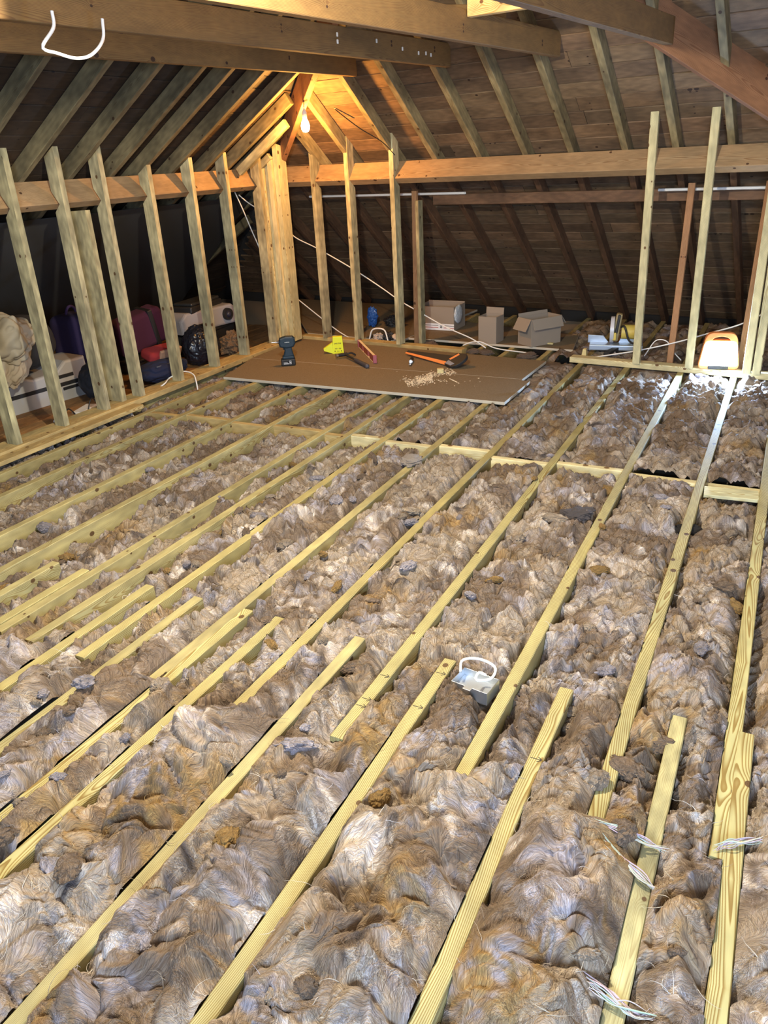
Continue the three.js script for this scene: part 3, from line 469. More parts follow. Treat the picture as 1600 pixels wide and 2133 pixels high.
const edged = (poly, y, h, mats) => { const s = new THREE.Shape(poly.map(([x, z]) => new THREE.Vector2(x, -z))); const g = new THREE.ExtrudeGeometry(s, { depth: h, bevelEnabled: true, bevelSize: 0.0015, bevelThickness: 0.0015, bevelSegments: 1 }); g.rotateX(-Math.PI / 2); const m = new THREE.Mesh(g, mats); m.position.y = y; return m; };
const boardPoly = (q) => q.map(([u, n]) => { const p = back(u, n, 0); return [p.x, p.z]; });
const chipMats = [M.chip, M.chipEdge];
tag(place(edged(boardPoly([[0.1, -0.14], [1.25, -0.14], [1.25, -1.9], [-1.6, -1.9]]), 0.002, 0.018, chipMats), 'chipboard_panel'), 'dim chipboard panel in the dark corner behind the back studs', 'chipboard');
tag(place(edged(boardPoly([[1.26, -0.30], [2.95, -0.36], [2.80, -0.95], [1.26, -1.25]]), 0.002, 0.018, chipMats), 'chipboard_panel'), 'chipboard panel behind the back sill, three cardboard boxes standing on it', 'chipboard');
tag(place(edged([[-4.24, -5.185], [-1.70, -5.196], [-1.69, -5.80], [-1.76, -5.80], [-1.76, -5.83], [-4.40, -5.83]], 0.002, 0.020, chipMats), 'chipboard_panel'), 'front chipboard flooring panel with sawdust on it, its pale edge towards the camera', 'chipboard');
tag(place(edged([[-4.405, -5.834], [-1.765, -5.834], [-1.745, -6.455], [-2.55, -6.528], [-4.405, -6.705]], 0.002, 0.020, chipMats), 'chipboard_panel'), 'rear chipboard flooring panel under the drill, hammer and yellow box', 'chipboard');
// sawdust: thin chips in two streaks round the offcut
{ const r = rng(77), g = new THREE.BoxGeometry(0.010, 0.0012, 0.006), m = new THREE.InstancedMesh(g, std({ color: rgb(0.80, 0.70, 0.52), roughness: 1 }), 900), q = new THREE.Quaternion(), X4 = new THREE.Matrix4();
  for (let i = 0; i < 900; i++) { const k = r(), t = r(), s = (r() + r() + r() - 1.5) * 0.075; let x, z; if (k < 0.45) { x = mix(-2.62, -2.46, t) + s; z = mix(-5.46, -5.62, t) + s * 1.4; } else if (k < 0.85) { x = mix(-2.58, -2.40, t) + s * 0.8 + 0.03 * Math.sin(t * 9); z = mix(-5.58, -5.92, t) + s; } else if (k < 0.95) { x = -2.27 + s * 0.7; z = -5.63 + s * 0.6; } else { x = -2.45 + s * 5; z = -5.6 + s * 5 * (r() - 0.5); }
    q.setFromEuler(new THREE.Euler((r() - 0.5) * 0.5, r() * 6.3, (r() - 0.5) * 0.5)); X4.compose(V(x, 0.0242 + 0.002 * r(), z), q, V(0.4 + r(), 1, 0.4 + r())); m.setMatrixAt(i, X4); }
  place(m, 'sawdust'); m.userData.kind = 'stuff'; tag(m, 'pale sawdust scattered on the front chipboard panel round a small offcut', 'sawdust'); }

// ---------------------------------------------------------------- tools on the chipboard (top at y = 0.0235)
const TOP = 0.0245;
const decal = (name, w, h, draw, parent, pos, turn = 0, cw = 256, ch = 128) => { const m = mesh(name, new THREE.BoxGeometry(w, h, 0.0012), std({ map: canvasTexture(cw, ch, draw), roughness: 0.6 }), parent); m.position.set(...pos); m.rotation.y = turn; return m; };
const extrude = (pts, depth, bevel = 0.004, smoothIt = true) => { const s = new THREE.Shape(); if (smoothIt) { s.moveTo(...pts[0]); s.splineThru(pts.slice(1).concat([pts[0]]).map((p) => new THREE.Vector2(...p))); } else pts.forEach((p, i) => (i ? s.lineTo(...p) : s.moveTo(...p))); const g = new THREE.ExtrudeGeometry(s, { depth: depth - bevel * 2, bevelEnabled: true, bevelSize: bevel, bevelThickness: bevel, bevelSegments: 2, curveSegments: 6 }); g.translate(0, 0, -depth / 2 + bevel); return g; };
{ const r = group('impact_driver', -3.90, TOP, -5.70, 0.6); tag(r, 'dark blue-black cordless impact driver standing on its battery on the chipboard', 'drill');
  const b = mesh('battery', rbox(0.13, 0.062, 0.075, 0.012), M.black, r); b.position.set(0.0, 0.031, 0);
  const c = mesh('battery_shoe', rbox(0.105, 0.028, 0.07, 0.01), M.darkTeal, r); c.position.set(0.004, 0.074, 0);
  mesh('grip', extrude([[-0.030, 0.08], [0.046, 0.08], [0.034, 0.13], [0.026, 0.185], [-0.022, 0.185], [-0.012, 0.13]], 0.042, 0.012, false), M.darkTeal, r);
  mesh('motor_housing', extrude([[-0.052, 0.18], [-0.058, 0.205], [-0.05, 0.235], [-0.005, 0.248], [0.05, 0.246], [0.062, 0.235], [0.064, 0.198], [0.05, 0.176], [0.0, 0.168]], 0.066, 0.014, false), M.darkTeal, r);
  const t = mesh('trigger', rbox(0.016, 0.034, 0.018, 0.005), M.black, r); t.position.set(-0.028, 0.158, 0);
  const k = mesh('chuck', new THREE.CylinderGeometry(0.012, 0.018, 0.03, 18).rotateZ(Math.PI / 2), M.steel, r); k.position.set(-0.07, 0.212, 0);
  const d = mesh('bit', new THREE.CylinderGeometry(0.0035, 0.0035, 0.05, 6).rotateZ(Math.PI / 2), M.steel, r); d.position.set(-0.108, 0.212, 0);
  decal('maker_label', 0.056, 0.014, (g, w, h) => { g.fillStyle = '#0b2b38'; g.fillRect(0, 0, w, h); g.fillStyle = '#eef2f4'; g.font = 'bold 58px sans-serif'; g.textAlign = 'center'; g.fillText('makita', w / 2, h * 0.72); }, r, [0.004, 0.212, 0.0338], 0, 256, 80);
  decal('battery_label', 0.09, 0.042, (g, w, h) => { g.fillStyle = '#101114'; g.fillRect(0, 0, w, h); g.fillStyle = '#e8eaee'; g.font = 'bold 30px sans-serif'; g.fillText('makita', 8, 70); g.fillRect(8, 82, 130, 20); g.strokeStyle = '#e8eaee'; g.lineWidth = 7; g.strokeRect(160, 14, 40, 88); g.font = 'bold 60px sans-serif'; g.fillText('0', 164, 82); }, r, [0.0, 0.03, 0.0383]); }
{ const r = group('screw_box', -3.69, TOP, -6.24, 0.52); tag(r, 'bright yellow screw box with black print, its flap open to the left', 'box');
  const yl = std({ color: rgb(0.78, 0.86, 0.03), roughness: 0.55 }), pr = std({ color: rgb(1, 1, 1), roughness: 0.55, map: canvasTexture(256, 384, (g, w, h) => { g.fillStyle = '#e6ec1c'; g.fillRect(0, 0, w, h); g.fillStyle = '#17180c'; g.textAlign = 'center'; g.font = 'bold 50px sans-serif'; g.fillText('SPECTRE', w / 2, 160); g.font = 'bold 44px sans-serif'; g.fillText('5.0 x 100', w / 2, 286); g.fillRect(24, 318, 26, 26); g.fillRect(206, 318, 26, 26); g.font = 'bold 30px sans-serif'; g.fillText('Pack', w / 2, 344); }) });
  mesh('box_body', extrude([[-0.052, 0], [0.052, 0], [0.042, 0.155], [-0.042, 0.155]], 0.055, 0.002, false), yl, r);
  const p = mesh('printed_face', new THREE.BoxGeometry(0.084, 0.145, 0.001), pr, r); p.position.set(0, 0.076, 0.028);
  const w = mesh('open_flap', extrude([[-0.052, 0], [-0.052, 0.098], [-0.135, 0.045], [-0.132, 0.028]], 0.05, 0.002, false), yl, r); w.position.z = -0.012; }
{ const r = group('claw_hammer', -3.36, TOP, -5.94, 0); tag(r, 'claw hammer with a dark rubber grip lying beside the yellow box', 'hammer');
  const a = V(0.21, 0.018, 0.14), h = V(-0.17, 0.03, -0.15), d = h.clone().sub(a).normalize(), sd = V(d.z, 0, -d.x);
  const tube3 = (p, q, r0, r1, mat, nm) => { const l = p.distanceTo(q), m = mesh(nm, new THREE.CylinderGeometry(r1, r0, l, 14), mat, r); m.position.copy(p).add(q).multiplyScalar(0.5); m.quaternion.setFromUnitVectors(UP, q.clone().sub(p).normalize()); return m; };
  tube3(a, a.clone().lerp(h, 0.52), 0.021, 0.016, std({ color: rgb(0.05, 0.05, 0.065), roughness: 0.6 }), 'grip'); tube3(a.clone().lerp(h, 0.5), h, 0.011, 0.010, M.black, 'shaft');
  const end = mesh('grip_end', new THREE.SphereGeometry(0.021, 14, 10), std({ color: rgb(0.07, 0.07, 0.09), roughness: 0.5 }), r); end.position.copy(a);
  tube3(h.clone().addScaledVector(sd, -0.02), h.clone().addScaledVector(sd, 0.075), 0.017, 0.015, M.black, 'head'); tube3(h.clone().addScaledVector(sd, 0.073), h.clone().addScaledVector(sd, 0.094), 0.019, 0.019, M.steel, 'striking_face');
  for (const k of [-1, 1]) { const c = new THREE.CatmullRomCurve3([h.clone().addScaledVector(sd, -0.015), h.clone().addScaledVector(sd, -0.06).add(V(0, 0.006, 0)).addScaledVector(d, k * 0.006), h.clone().addScaledVector(sd, -0.10).add(V(0, -0.018, 0)).addScaledVector(d, k * 0.012)]); mesh('claw', new THREE.TubeGeometry(c, 8, 0.008, 8), M.black, r); } }
{ const A = V(-3.60, TOP, -6.50), B = V(-3.16, TOP, -5.97), L = A.distanceTo(B), r = group('spirit_level', (A.x + B.x) / 2, TOP, (A.z + B.z) / 2, Math.atan2(B.x - A.x, B.z - A.z) - Math.PI / 2); tag(r, 'dusty red spirit level with cream edges lying beside the hammer', 'spirit level');
  const red = std({ color: rgb(0.30, 0.06, 0.05), roughness: 0.6 }), cream = std({ color: rgb(0.80, 0.66, 0.45), roughness: 0.6 }), cap = std({ color: rgb(0.36, 0.10, 0.13), roughness: 0.6 });
  for (const y of [0.003, 0.068]) { const m = mesh('edge_rail', rbox(L, 0.005, 0.022, 0.002), cream, r); m.position.y = y; }
  for (const x of [-L * 0.36, -L * 0.02, L * 0.36]) { const m = mesh('web', rbox(L * 0.27, 0.056, 0.02, 0.003), red, r); m.position.set(x, 0.035, 0); }
  const v = mesh('vial', new THREE.CylinderGeometry(0.008, 0.008, 0.045, 12).rotateZ(Math.PI / 2), std({ color: rgb(0.85, 0.8, 0.5), roughness: 0.2 }), r); v.position.set(-L * 0.2, 0.06, 0);
  for (const k of [-1, 1]) { const m = mesh('end_cap', rbox(0.02, 0.074, 0.034, 0.006), cap, r); m.position.set(k * L / 2, 0.037, 0); } }
{ const A = V(-3.02, TOP, -6.31), B = V(-2.48, TOP, -6.05), r = group('hand_saw', B.x, TOP, B.z, Math.atan2(B.x - A.x, B.z - A.z) - Math.PI / 2); tag(r, 'orange and black hand saw lying on the rear chipboard panel', 'saw');
  const L = A.distanceTo(B), lie = (m, y) => { m.rotation.x = -Math.PI / 2 + 0.5; m.position.y = y; return m; };
  lie(mesh('blade', extrude([[-L, 0.004], [0, -0.014], [0.02, 0.105], [-L, 0.04]], 0.004, 0.001, false), M.black, r), 0.022); lie(mesh('orange_stripe', extrude([[-L, -0.002], [-0.02, -0.022], [-0.02, 0.016], [-L, 0.014]], 0.007, 0.001, false), M.orange, r), 0.022);
  const s = new THREE.Shape(); s.moveTo(-0.02, -0.03); s.lineTo(0.06, -0.045); s.quadraticCurveTo(0.12, -0.03, 0.13, 0.03); s.quadraticCurveTo(0.15, 0.10, 0.10, 0.125); s.lineTo(0.0, 0.11); s.quadraticCurveTo(-0.03, 0.05, -0.02, -0.03); const h = new THREE.Path(); h.absellipse(0.06, 0.045, 0.028, 0.042, 0, 6.2832); s.holes.push(h);
  const g = new THREE.ExtrudeGeometry(s, { depth: 0.018, bevelEnabled: true, bevelSize: 0.005, bevelThickness: 0.005, bevelSegments: 2, curveSegments: 8 }); g.translate(0, 0, -0.009); lie(mesh('handle', g, M.black, r), 0.032);
  lie(mesh('handle_insert', extrude([[-0.018, -0.026], [0.055, -0.036], [0.075, -0.01], [0.02, 0.004], [-0.012, 0.012]], 0.032, 0.003, false), std({ color: rgb(0.22, 0.24, 0.30), roughness: 0.5 }), r), 0.033); lie(mesh('handle_flash', extrude([[-0.022, 0.03], [0.0, 0.026], [0.04, 0.10], [0.02, 0.11]], 0.03, 0.003, false), M.orange, r), 0.033); }
{ const r = group('chisel', -2.845, TOP, -6.05, 0.34); tag(r, 'short chisel with black handle lying in front of the saw tip', 'chisel'); const h = mesh('handle', new THREE.CylinderGeometry(0.014, 0.017, 0.10, 12).rotateX(Math.PI / 2), M.black, r); h.position.set(0, 0.017, -0.06); const b = mesh('blade', rbox(0.022, 0.006, 0.11, 0.002), M.steel, r); b.position.set(0, 0.014, 0.045); const c = mesh('ferrule', new THREE.CylinderGeometry(0.017, 0.017, 0.016, 12).rotateX(Math.PI / 2), M.galv, r); c.position.set(0, 0.017, -0.006); }
{ const m = mesh('timber_offcut', paint(rbox(0.055, 0.034, 0.05, 0.003), 1.15, 1.1, 0.95), M.studNew); m.position.set(-2.475, TOP + 0.017, -5.84); m.rotation.y = 0.4; tag(m, 'small cream timber offcut lying in the sawdust', 'offcut'); }
{ const m = mesh('timber_offcut', paint(rbox(0.06, 0.015, 0.03, 0.002), 1, 0.95, 0.8), M.studNew); m.position.copy(back(2.68, -0.5, 0.0295)); tag(m, 'thin pale wood chip on the panel right of the open box', 'offcut'); }

// ---------------------------------------------------------------- cardboard boxes behind the back sill (panel top at y = 0.0215)
const BT0 = 0.0225;
function carton(name, at, turn, w, h, d, flaps, label) {
  const r = group(name, at.x, BT0, at.z, turn), t = 0.004; tag(r, label, 'cardboard box');
  for (const [nm, sx, sy, sz, x, y, z] of [['front_panel', w, h, t, 0, h / 2, d / 2], ['back_panel', w, h, t, 0, h / 2, -d / 2], ['side_panel', t, h, d - t * 2, -w / 2 + t / 2, h / 2, 0], ['side_panel', t, h, d - t * 2, w / 2 - t / 2, h / 2, 0], ['bottom_panel', w - t * 2, t, d - t, 0, t / 2 + 0.0, 0]]) { const m = mesh(nm, rbox(sx, sy, sz, 0.0015, 1), nm === 'bottom_panel' ? M.cardIn : M.card, r); m.position.set(x, y, z); }
  for (const [side, len, ang] of flaps) { const along = side === 'f' || side === 'b', sgn = side === 'f' || side === 'r' ? 1 : -1, p = new THREE.Group(); p.name = 'flap'; r.add(p); p.position.set(along ? 0 : sgn * (w / 2 + (ang > 1.5 ? t : 0)), h, along ? sgn * (d / 2 + (ang > 1.5 ? t : 0)) : 0);
    const m = mesh('flap_board', rbox(along ? w * 0.99 : t, len, along ? t : d * 0.97, 0.0015, 1), M.card, p); m.position.y = len / 2; if (along) p.rotation.x = sgn * ang; else p.rotation.z = -sgn * ang; }
  return r;
}
{ const p = back(1.33, -0.86, 0), r = carton('cardboard_box', p, -0.02, 0.42, 0.24, 0.30, [['b', 0.012, 0.3]], 'cardboard box wrapped with printed white tape, behind the rightmost paired stud');
  const tp = mesh('printed_tape', new THREE.BoxGeometry(0.424, 0.066, 0.002), std({ roughness: 0.3, map: canvasTexture(512, 80, (g, w, h) => { g.fillStyle = '#e9eef6'; g.fillRect(0, 0, w, h); g.fillStyle = '#23242c'; g.fillRect(0, 20, w, 6); g.fillStyle = '#a8322e'; g.fillRect(0, 46, w, 7); g.fillStyle = '#e9eef6'; g.fillRect(300, 10, 70, 56); g.fillStyle = '#1b1c22'; for (const o of [0, 1]) { g.beginPath(); g.moveTo(316, 30 + o * 18); g.lineTo(340, 20 + o * 18); g.lineTo(340, 27 + o * 18); g.lineTo(358, 27 + o * 18); g.lineTo(334, 40 + o * 18); g.lineTo(334, 33 + o * 18); g.fill(); } }) }), r); tp.position.set(0, 0.036, 0.1535);
  const f = mesh('clear_wrap', blob(0.03, 0.09, 0.12, 20, 0.12, 2, 5, 2), std({ color: rgb(0.62, 0.68, 0.74), roughness: 0.15 }), r); f.position.set(0.222, 0.16, 0.06); f.scale.set(0.7, 1, 0.8); }
{ const r = carton('cardboard_box', back(2.11, -0.42, 0), -0.1, 0.185, 0.25, 0.17, [['b', 0.06, 0.12]], 'small upright cardboard box, between the taped box and the open box');
  const k = mesh('printed_mark', new THREE.BoxGeometry(0.13, 0.09, 0.001), std({ color: rgb(1, 1, 1), roughness: 0.9, map: canvasTexture(256, 176, (g, w, h) => { g.fillStyle = '#94877a'; g.fillRect(0, 0, w, h); g.fillStyle = '#5b5550'; g.fillRect(10, 8, w - 20, 8); g.fillStyle = '#8c4a50'; g.beginPath(); g.ellipse(w * 0.5, 130, 80, 30, 0, 0, 6.3); g.fill(); }) }), r); k.position.set(0, 0.052, 0.0858); }
{ const m = V(-2.0, 0, -7.12); carton('cardboard_box', m, 0.974 - 0.02, 0.345, 0.25, 0.2, [['f', 0.10, 2.75], ['l', 0.12, 2.6], ['r', 0.10, 2.5], ['b', 0.03, 0.2]], 'open cardboard box with its flaps folded down, left of the mitre saw'); }
{ const r = group('blue_bag', -3.93, 0.0225, -7.42, 0.3); tag(r, 'crumpled bright blue plastic bag behind a red-brown hanger', 'bag'); const m = mesh('crumpled_film', blob(0.055, 0.10, 0.05, 24, 0.3, 1.6, 9), std({ color: rgb(0.02, 0.09, 0.34), roughness: 0.25 }), r); m.position.y = 0.11; }
{ const r = group('blue_tub', -3.42, 0.0225, -7.62); tag(r, 'small deep blue lump lying on the dim panel in the dark corner', 'plastic lid'); const m = mesh('lid', blob(0.06, 0.065, 0.05, 16, 0.2, 1.6, 3), std({ color: rgb(0.01, 0.03, 0.42), roughness: 0.3 }), r); m.position.y = 0.055; }
{ const r = group('dark_bag', -3.72, 0.0225, -7.52); tag(r, 'small black bag lying between the two blue things', 'bag'); const m = mesh('bag_cloth', blob(0.11, 0.06, 0.08, 18, 0.4, 2, 14), M.black, r); m.position.y = 0.05; }
for (const [x, z, s, k] of [[-3.58, -6.86, 0.05, 0], [-3.47, -6.88, 0.06, 1], [-3.36, -6.87, 0.05, 2]]) { const m = mesh('rubble_piece', blob(s, s * 0.7, s * 0.8, 16, 0.4, 2, 20 + k), [std({ color: rgb(0.45, 0.36, 0.3), roughness: 0.9 }), M.black, std({ color: rgb(0.55, 0.45, 0.36), roughness: 0.9 })][k]); m.position.set(x, 0.0205 + s * 0.62, z); tag(m, `${['crumpled brown', 'crumpled black', 'crumpled tan'][k]} scrap lying behind the back sill, between two paired studs`, 'scrap'); }
{ const r = group('mitre_saw', -1.27, 0.022, -7.02, 0.16); tag(r, 'yellow mitre saw with a silver fence standing behind the right back sill', 'mitre saw');
  const alu = std({ color: rgb(0.42, 0.50, 0.62), roughness: 0.4, metalness: 0.6 }), b = mesh('table', rbox(0.46, 0.05, 0.14, 0.01), alu, r); b.position.set(0, 0.035, 0.02);
  for (const [x, w] of [[-0.155, 0.18], [0.12, 0.20]]) { const f = mesh('fence', extrude([[-w / 2, 0], [w / 2, 0], [w / 2 - (x < 0 ? 0.05 : 0), 0.06], [-w / 2 + (x < 0 ? 0 : 0.03), 0.066]], 0.014, 0.002, false), alu, r); f.position.set(x, 0.055, -0.04); }
  const a = mesh('table_arm', rbox(0.055, 0.03, 0.22, 0.006), M.black, r); a.position.set(-0.03, 0.025, 0.17); a.rotation.y = -0.35;
  const blade = mesh('blade_guard', new THREE.CylinderGeometry(0.115, 0.115, 0.032, 32, 1).rotateZ(Math.PI / 2), std({ color: rgb(0.60, 0.62, 0.68), roughness: 0.3 }), r); blade.position.set(-0.04, 0.175, -0.02);
  const arm = mesh('saw_arm', rbox(0.055, 0.24, 0.08, 0.014), std({ color: rgb(0.34, 0.27, 0.14), roughness: 0.5 }), r); arm.position.set(0.0, 0.20, -0.01); arm.rotation.z = -0.12;
  const slot = mesh('handle_slot', rbox(0.022, 0.16, 0.05, 0.006), M.black, r); slot.position.set(0.004, 0.235, 0.028); slot.rotation.z = -0.12;
  const knob = mesh('handle_knob', rbox(0.036, 0.07, 0.05, 0.012), M.yellow, r); knob.position.set(-0.018, 0.13, 0.05);
  const mot = mesh('motor', new THREE.CylinderGeometry(0.062, 0.062, 0.16, 24).rotateZ(Math.PI / 2), M.yellow, r); mot.position.set(0.12, 0.155, -0.03);
  tube([[0.03, 0.20, 0.0], [0.06, 0.22, 0.05], [0.11, 0.10, 0.07], [0.15, 0.075, 0.07], [0.17, 0.20, 0.04]], 0.009, M.black, 'hose', r); }
{ const m = mesh('timber_wedge', paint(slab([[0, 0], [0.05, 0], [0.04, 0.09], [0.015, 0.09]], X, UP, Z, 0, 0.05), 1, 0.95, 0.8), M.studNew); m.position.copy(back(3.1, -0.17, 0.003)); tag(m, 'small pale wedge of wood standing left of the mitre saw', 'wedge'); }

// ---------------------------------------------------------------- cables and pipes
const cable = (pts, r, mat, label, name = 'cable') => tag(tube(pts, r, mat, name), label, 'cable');
cable([[-4.72, 1.46, -6.30], [-4.72, 1.307, -6.39], [-4.72, 1.126, -6.485], [-4.70, 0.85, -6.6], [-4.70, 0.4, -6.7], [-4.7, -0.02, -6.75]], 0.006, M.whiteCable, 'white cable falling steeply behind the left studs by the corner');
cable([[-4.72, 1.43, -6.36], [-4.71, 1.366, -6.455], [-4.60, 1.1, -6.9], [-4.545, 1.002, -6.965], [-4.266, 0.89, -6.938], [-3.844, 0.701, -6.898], [-3.491, 0.517, -6.864], [-3.321, 0.419, -6.85], [-3.121, 0.329, -6.83], [-2.812, 0.194, -6.80], [-2.535, 0.1, -6.775], [-2.403, 0.03, -6.76]], 0.006, M.whiteCable, 'long white cable slanting down behind the paired studs to the boxes');
cable([[-4.70, 0.46, -6.97], [-4.541, 0.356, -6.965], [-4.335, 0.228, -6.945], [-4.073, 0.071, -6.92], [-3.95, 0.012, -6.915]], 0.006, M.whiteCable, 'lower white cable slanting to the floor right of the corner bundle');
cable([[-2.64, 0.035, -6.79], [-2.55, 0.072, -6.775], [-2.461, 0.083, -6.765], [-2.315, 0.035, -6.76], [-2.1, 0.02, -6.74], [-1.95, 0.012, -6.74]], 0.006, M.whiteCable, 'short white cable crossing another in front of the small upright box');
cable([[-3.66, 0.03, -6.82], [-3.622, 0.124, -6.82], [-3.553, 0.147, -6.81], [-3.481, 0.133, -6.81], [-3.44, 0.03, -6.80]], 0.008, M.whiteCable, 'white cable arching above the scraps between two paired studs');
cable([[-1.50, 0.012, -6.68], [-1.371, 0.03, -6.68], [-1.227, 0.062, -6.67], [-1.041, 0.106, -6.66], [-0.748, 0.189, -6.66], [-0.5, 0.277, -6.66], [-0.233, 0.377, -6.67], [0.1, 0.6, -6.7]], 0.006, M.whiteCable, 'white cable rising from the mitre saw behind the work lamp');
cable([[-0.97, 0.06, -6.70], [-0.882, 0.198, -6.70], [-0.805, 0.193, -6.70], [-0.74, 0.10, -6.72], [-0.68, 0.03, -6.75]], 0.005, M.whiteCable, 'grey cable loop behind the left pale stud');
cable([[-4.64, -0.02, -4.70], [-4.50, 0.06, -4.73], [-4.55, 0.075, -4.86], [-4.50, 0.10, -4.99], [-4.40, 0.085, -4.985], [-4.33, 0.04, -4.93], [-4.30, -0.06, -4.90]], 0.006, M.whiteCable, 'white cable bent over the left sill round a stud foot');
cable([[-2.655, 2.25, -2.535], [-2.655, 2.2, -2.53], [-2.672, 2.125, -2.47], [-2.668, 2.112, -2.53], [-2.66, 2.10, -2.62], [-2.655, 2.118, -2.70], [-2.65, 2.18, -2.775], [-2.65, 2.25, -2.79]], 0.0065, M.whiteCable, 'thick white cable loop hanging from a ceiling tie at top left');
cable([[-3.26, 1.98, -6.03], [-3.32, 2.02, -5.98], [-3.40, 2.06, -5.96], [-3.33, 1.92, -6.22], [-3.25, 1.80, -6.5], [-3.2, 1.7, -6.62]], 0.004, M.blackCable, 'thin black cable on the rafters right of the hip bulb');
{ const a = back(0.15, -0.30, 1.362), b = back(1.9, -0.30, 1.362); tag(tube([[a.x, a.y, a.z], [(a.x + b.x) / 2, 1.362, (a.z + b.z) / 2], [b.x, b.y, b.z]], 0.012, M.white, 'conduit_pipe'), 'white conduit pipe under the back purlin, behind the paired studs', 'pipe'); }
{ const a = back(3.6, -0.255, 1.352), b = back(5.3, -0.255, 1.352); tag(tube([[a.x, a.y, a.z], [(a.x + b.x) / 2, 1.352, (a.z + b.z) / 2], [b.x, b.y, b.z]], 0.012, M.white, 'conduit_pipe'), 'white conduit pipe under the back purlin, behind the pale right studs', 'pipe'); }
{ const r = group('metal_back_box', -0.755, 0, -2.045, -0.15); tag(r, 'galvanised metal box with a white cable loop, sunk in the wool', 'junction box');
  const t = 0.002; for (const [nm, sx, sy, sz, x, y, z] of [['box_side', 0.14, 0.05, t, 0, -0.025, 0.045], ['box_side', 0.14, 0.05, t, 0, -0.025, -0.045], ['box_side', t, 0.05, 0.088, 0.069, -0.025, 0], ['box_side', t, 0.05, 0.088, -0.069, -0.025, 0], ['box_bottom', 0.136, t, 0.088, 0, -0.03, 0]]) { const m = mesh(nm, rbox(sx, sy, sz, 0.0008, 1), M.galv, r); m.position.set(x, y, z); }
  const k = mesh('fixing_lug', rbox(0.03, 0.002, 0.018, 0.0008, 1), M.galv, r); k.position.set(0, 0.002, 0.056);
  tube([[-0.06, 0.012, 0.0], [-0.075, 0.03, -0.04], [-0.02, 0.045, -0.06], [0.05, 0.04, -0.05], [0.06, 0.03, 0.0], [0.02, 0.028, 0.03], [0.01, 0.03, -0.01], [0.03, 0.02, -0.02]], 0.005, M.whiteCable, 'cable_loop', r, 40); r.position.y = 0.022; }

// ---------------------------------------------------------------- things stored behind the left studs (boards' top at y = -0.042)
const FL = -0.041, cloth = (r, g, b, o = {}) => std({ color: rgb(r, g, b), roughness: 0.95, ...o });
{ const r = group('plastic_appliance', -5.45, FL, -4.25, Math.PI / 2 - 0.12); tag(r, 'white plastic appliance with two black slots, behind the left studs', 'appliance');
  const w = std({ color: rgb(0.40, 0.395, 0.385), roughness: 0.45 });
  mesh('lower_shell', extrude([[-0.36, 0.0], [0.36, 0.0], [0.38, 0.12], [-0.38, 0.12]], 0.34, 0.02, false), w, r); const sl = mesh('dark_band', rbox(0.735, 0.04, 0.343, 0.008), M.black, r); sl.position.y = 0.135;
  mesh('upper_shell', extrude([[-0.38, 0.15], [0.38, 0.15], [0.37, 0.30], [0.2, 0.30], [0.10, 0.225], [-0.12, 0.215], [-0.24, 0.26], [-0.36, 0.36], [-0.40, 0.34]], 0.34, 0.02, false), w, r);
  const s1 = mesh('slot', rbox(0.24, 0.03, 0.01, 0.004), M.black, r); s1.position.set(0.13, 0.20, 0.168); const s2 = mesh('slot', rbox(0.15, 0.026, 0.01, 0.004), M.black, r); s2.position.set(0.20, 0.095, 0.168); }
{ const r = group('dark_cushion', -5.45, FL, -4.2); tag(r, 'large round dark cushion resting on the white appliance', 'cushion'); const m = mesh('cushion_cover', blob(0.21, 0.22, 0.29, 28, 0.06, 1.2, 6), cloth(0.022, 0.021, 0.024), r); m.position.y = 0.50; }
{ const r = group('cloth_bundle', -5.12, 0.58, -3.80); tag(r, 'crumpled beige cloth bundle at the left frame edge', 'cloth'); mesh('cloth_folds', blob(0.17, 0.20, 0.22, 48, 0.30, 1.25, 2.2, 0.6), cloth(0.34, 0.30, 0.22), r); const c = mesh('hanging_fold', blob(0.10, 0.2, 0.15, 30, 0.28, 1.4, 8, 0.5), cloth(0.36, 0.31, 0.23), r); c.position.set(0.0, -0.15, 0.02); }
{ const r = group('sports_bag', -5.06, FL, -4.52, 0.4); tag(r, 'black bag with a red curved panel, beside the white appliance', 'bag'); const a = mesh('bag_body', blob(0.12, 0.15, 0.17, 24, 0.12, 1.5, 4), cloth(0.02, 0.02, 0.024), r); a.position.y = 0.15; const b = mesh('red_panel', new THREE.TorusGeometry(0.10, 0.032, 10, 24, 3.2).rotateY(Math.PI / 2), cloth(0.42, 0.03, 0.03), r); b.position.set(0.085, 0.21, -0.03); const p = mesh('pink_tab', rbox(0.02, 0.06, 0.06, 0.008), cloth(0.55, 0.06, 0.14), r); p.position.set(0.10, 0.31, 0.10); }
{ const r = group('purple_bag', -5.55, FL, -4.85, 0.2); tag(r, 'tall dim purple bag standing left of the broad leaning plank', 'bag'); const a = mesh('bag_body', rbox(0.3, 0.62, 0.36, 0.08, 4), cloth(0.02, 0.012, 0.05), r); a.position.y = 0.31; const h = mesh('handle', new THREE.TorusGeometry(0.07, 0.012, 8, 20, Math.PI).rotateY(Math.PI / 2), cloth(0.04, 0.02, 0.08), r); h.position.y = 0.61; }
{ const r = group('magenta_suitcase', -5.42, FL + 0.20, -5.5, -0.25); tag(r, 'magenta fabric suitcase leaning above a red pouch', 'suitcase'); const a = mesh('suitcase_body', rbox(0.22, 0.34, 0.52, 0.05, 4), cloth(0.055, 0.011, 0.04), r); a.position.y = 0.15; const s = mesh('strap', rbox(0.235, 0.345, 0.05, 0.01), M.black, r); s.position.set(0, 0.15, -0.12); r.rotation.x = 0.22; }
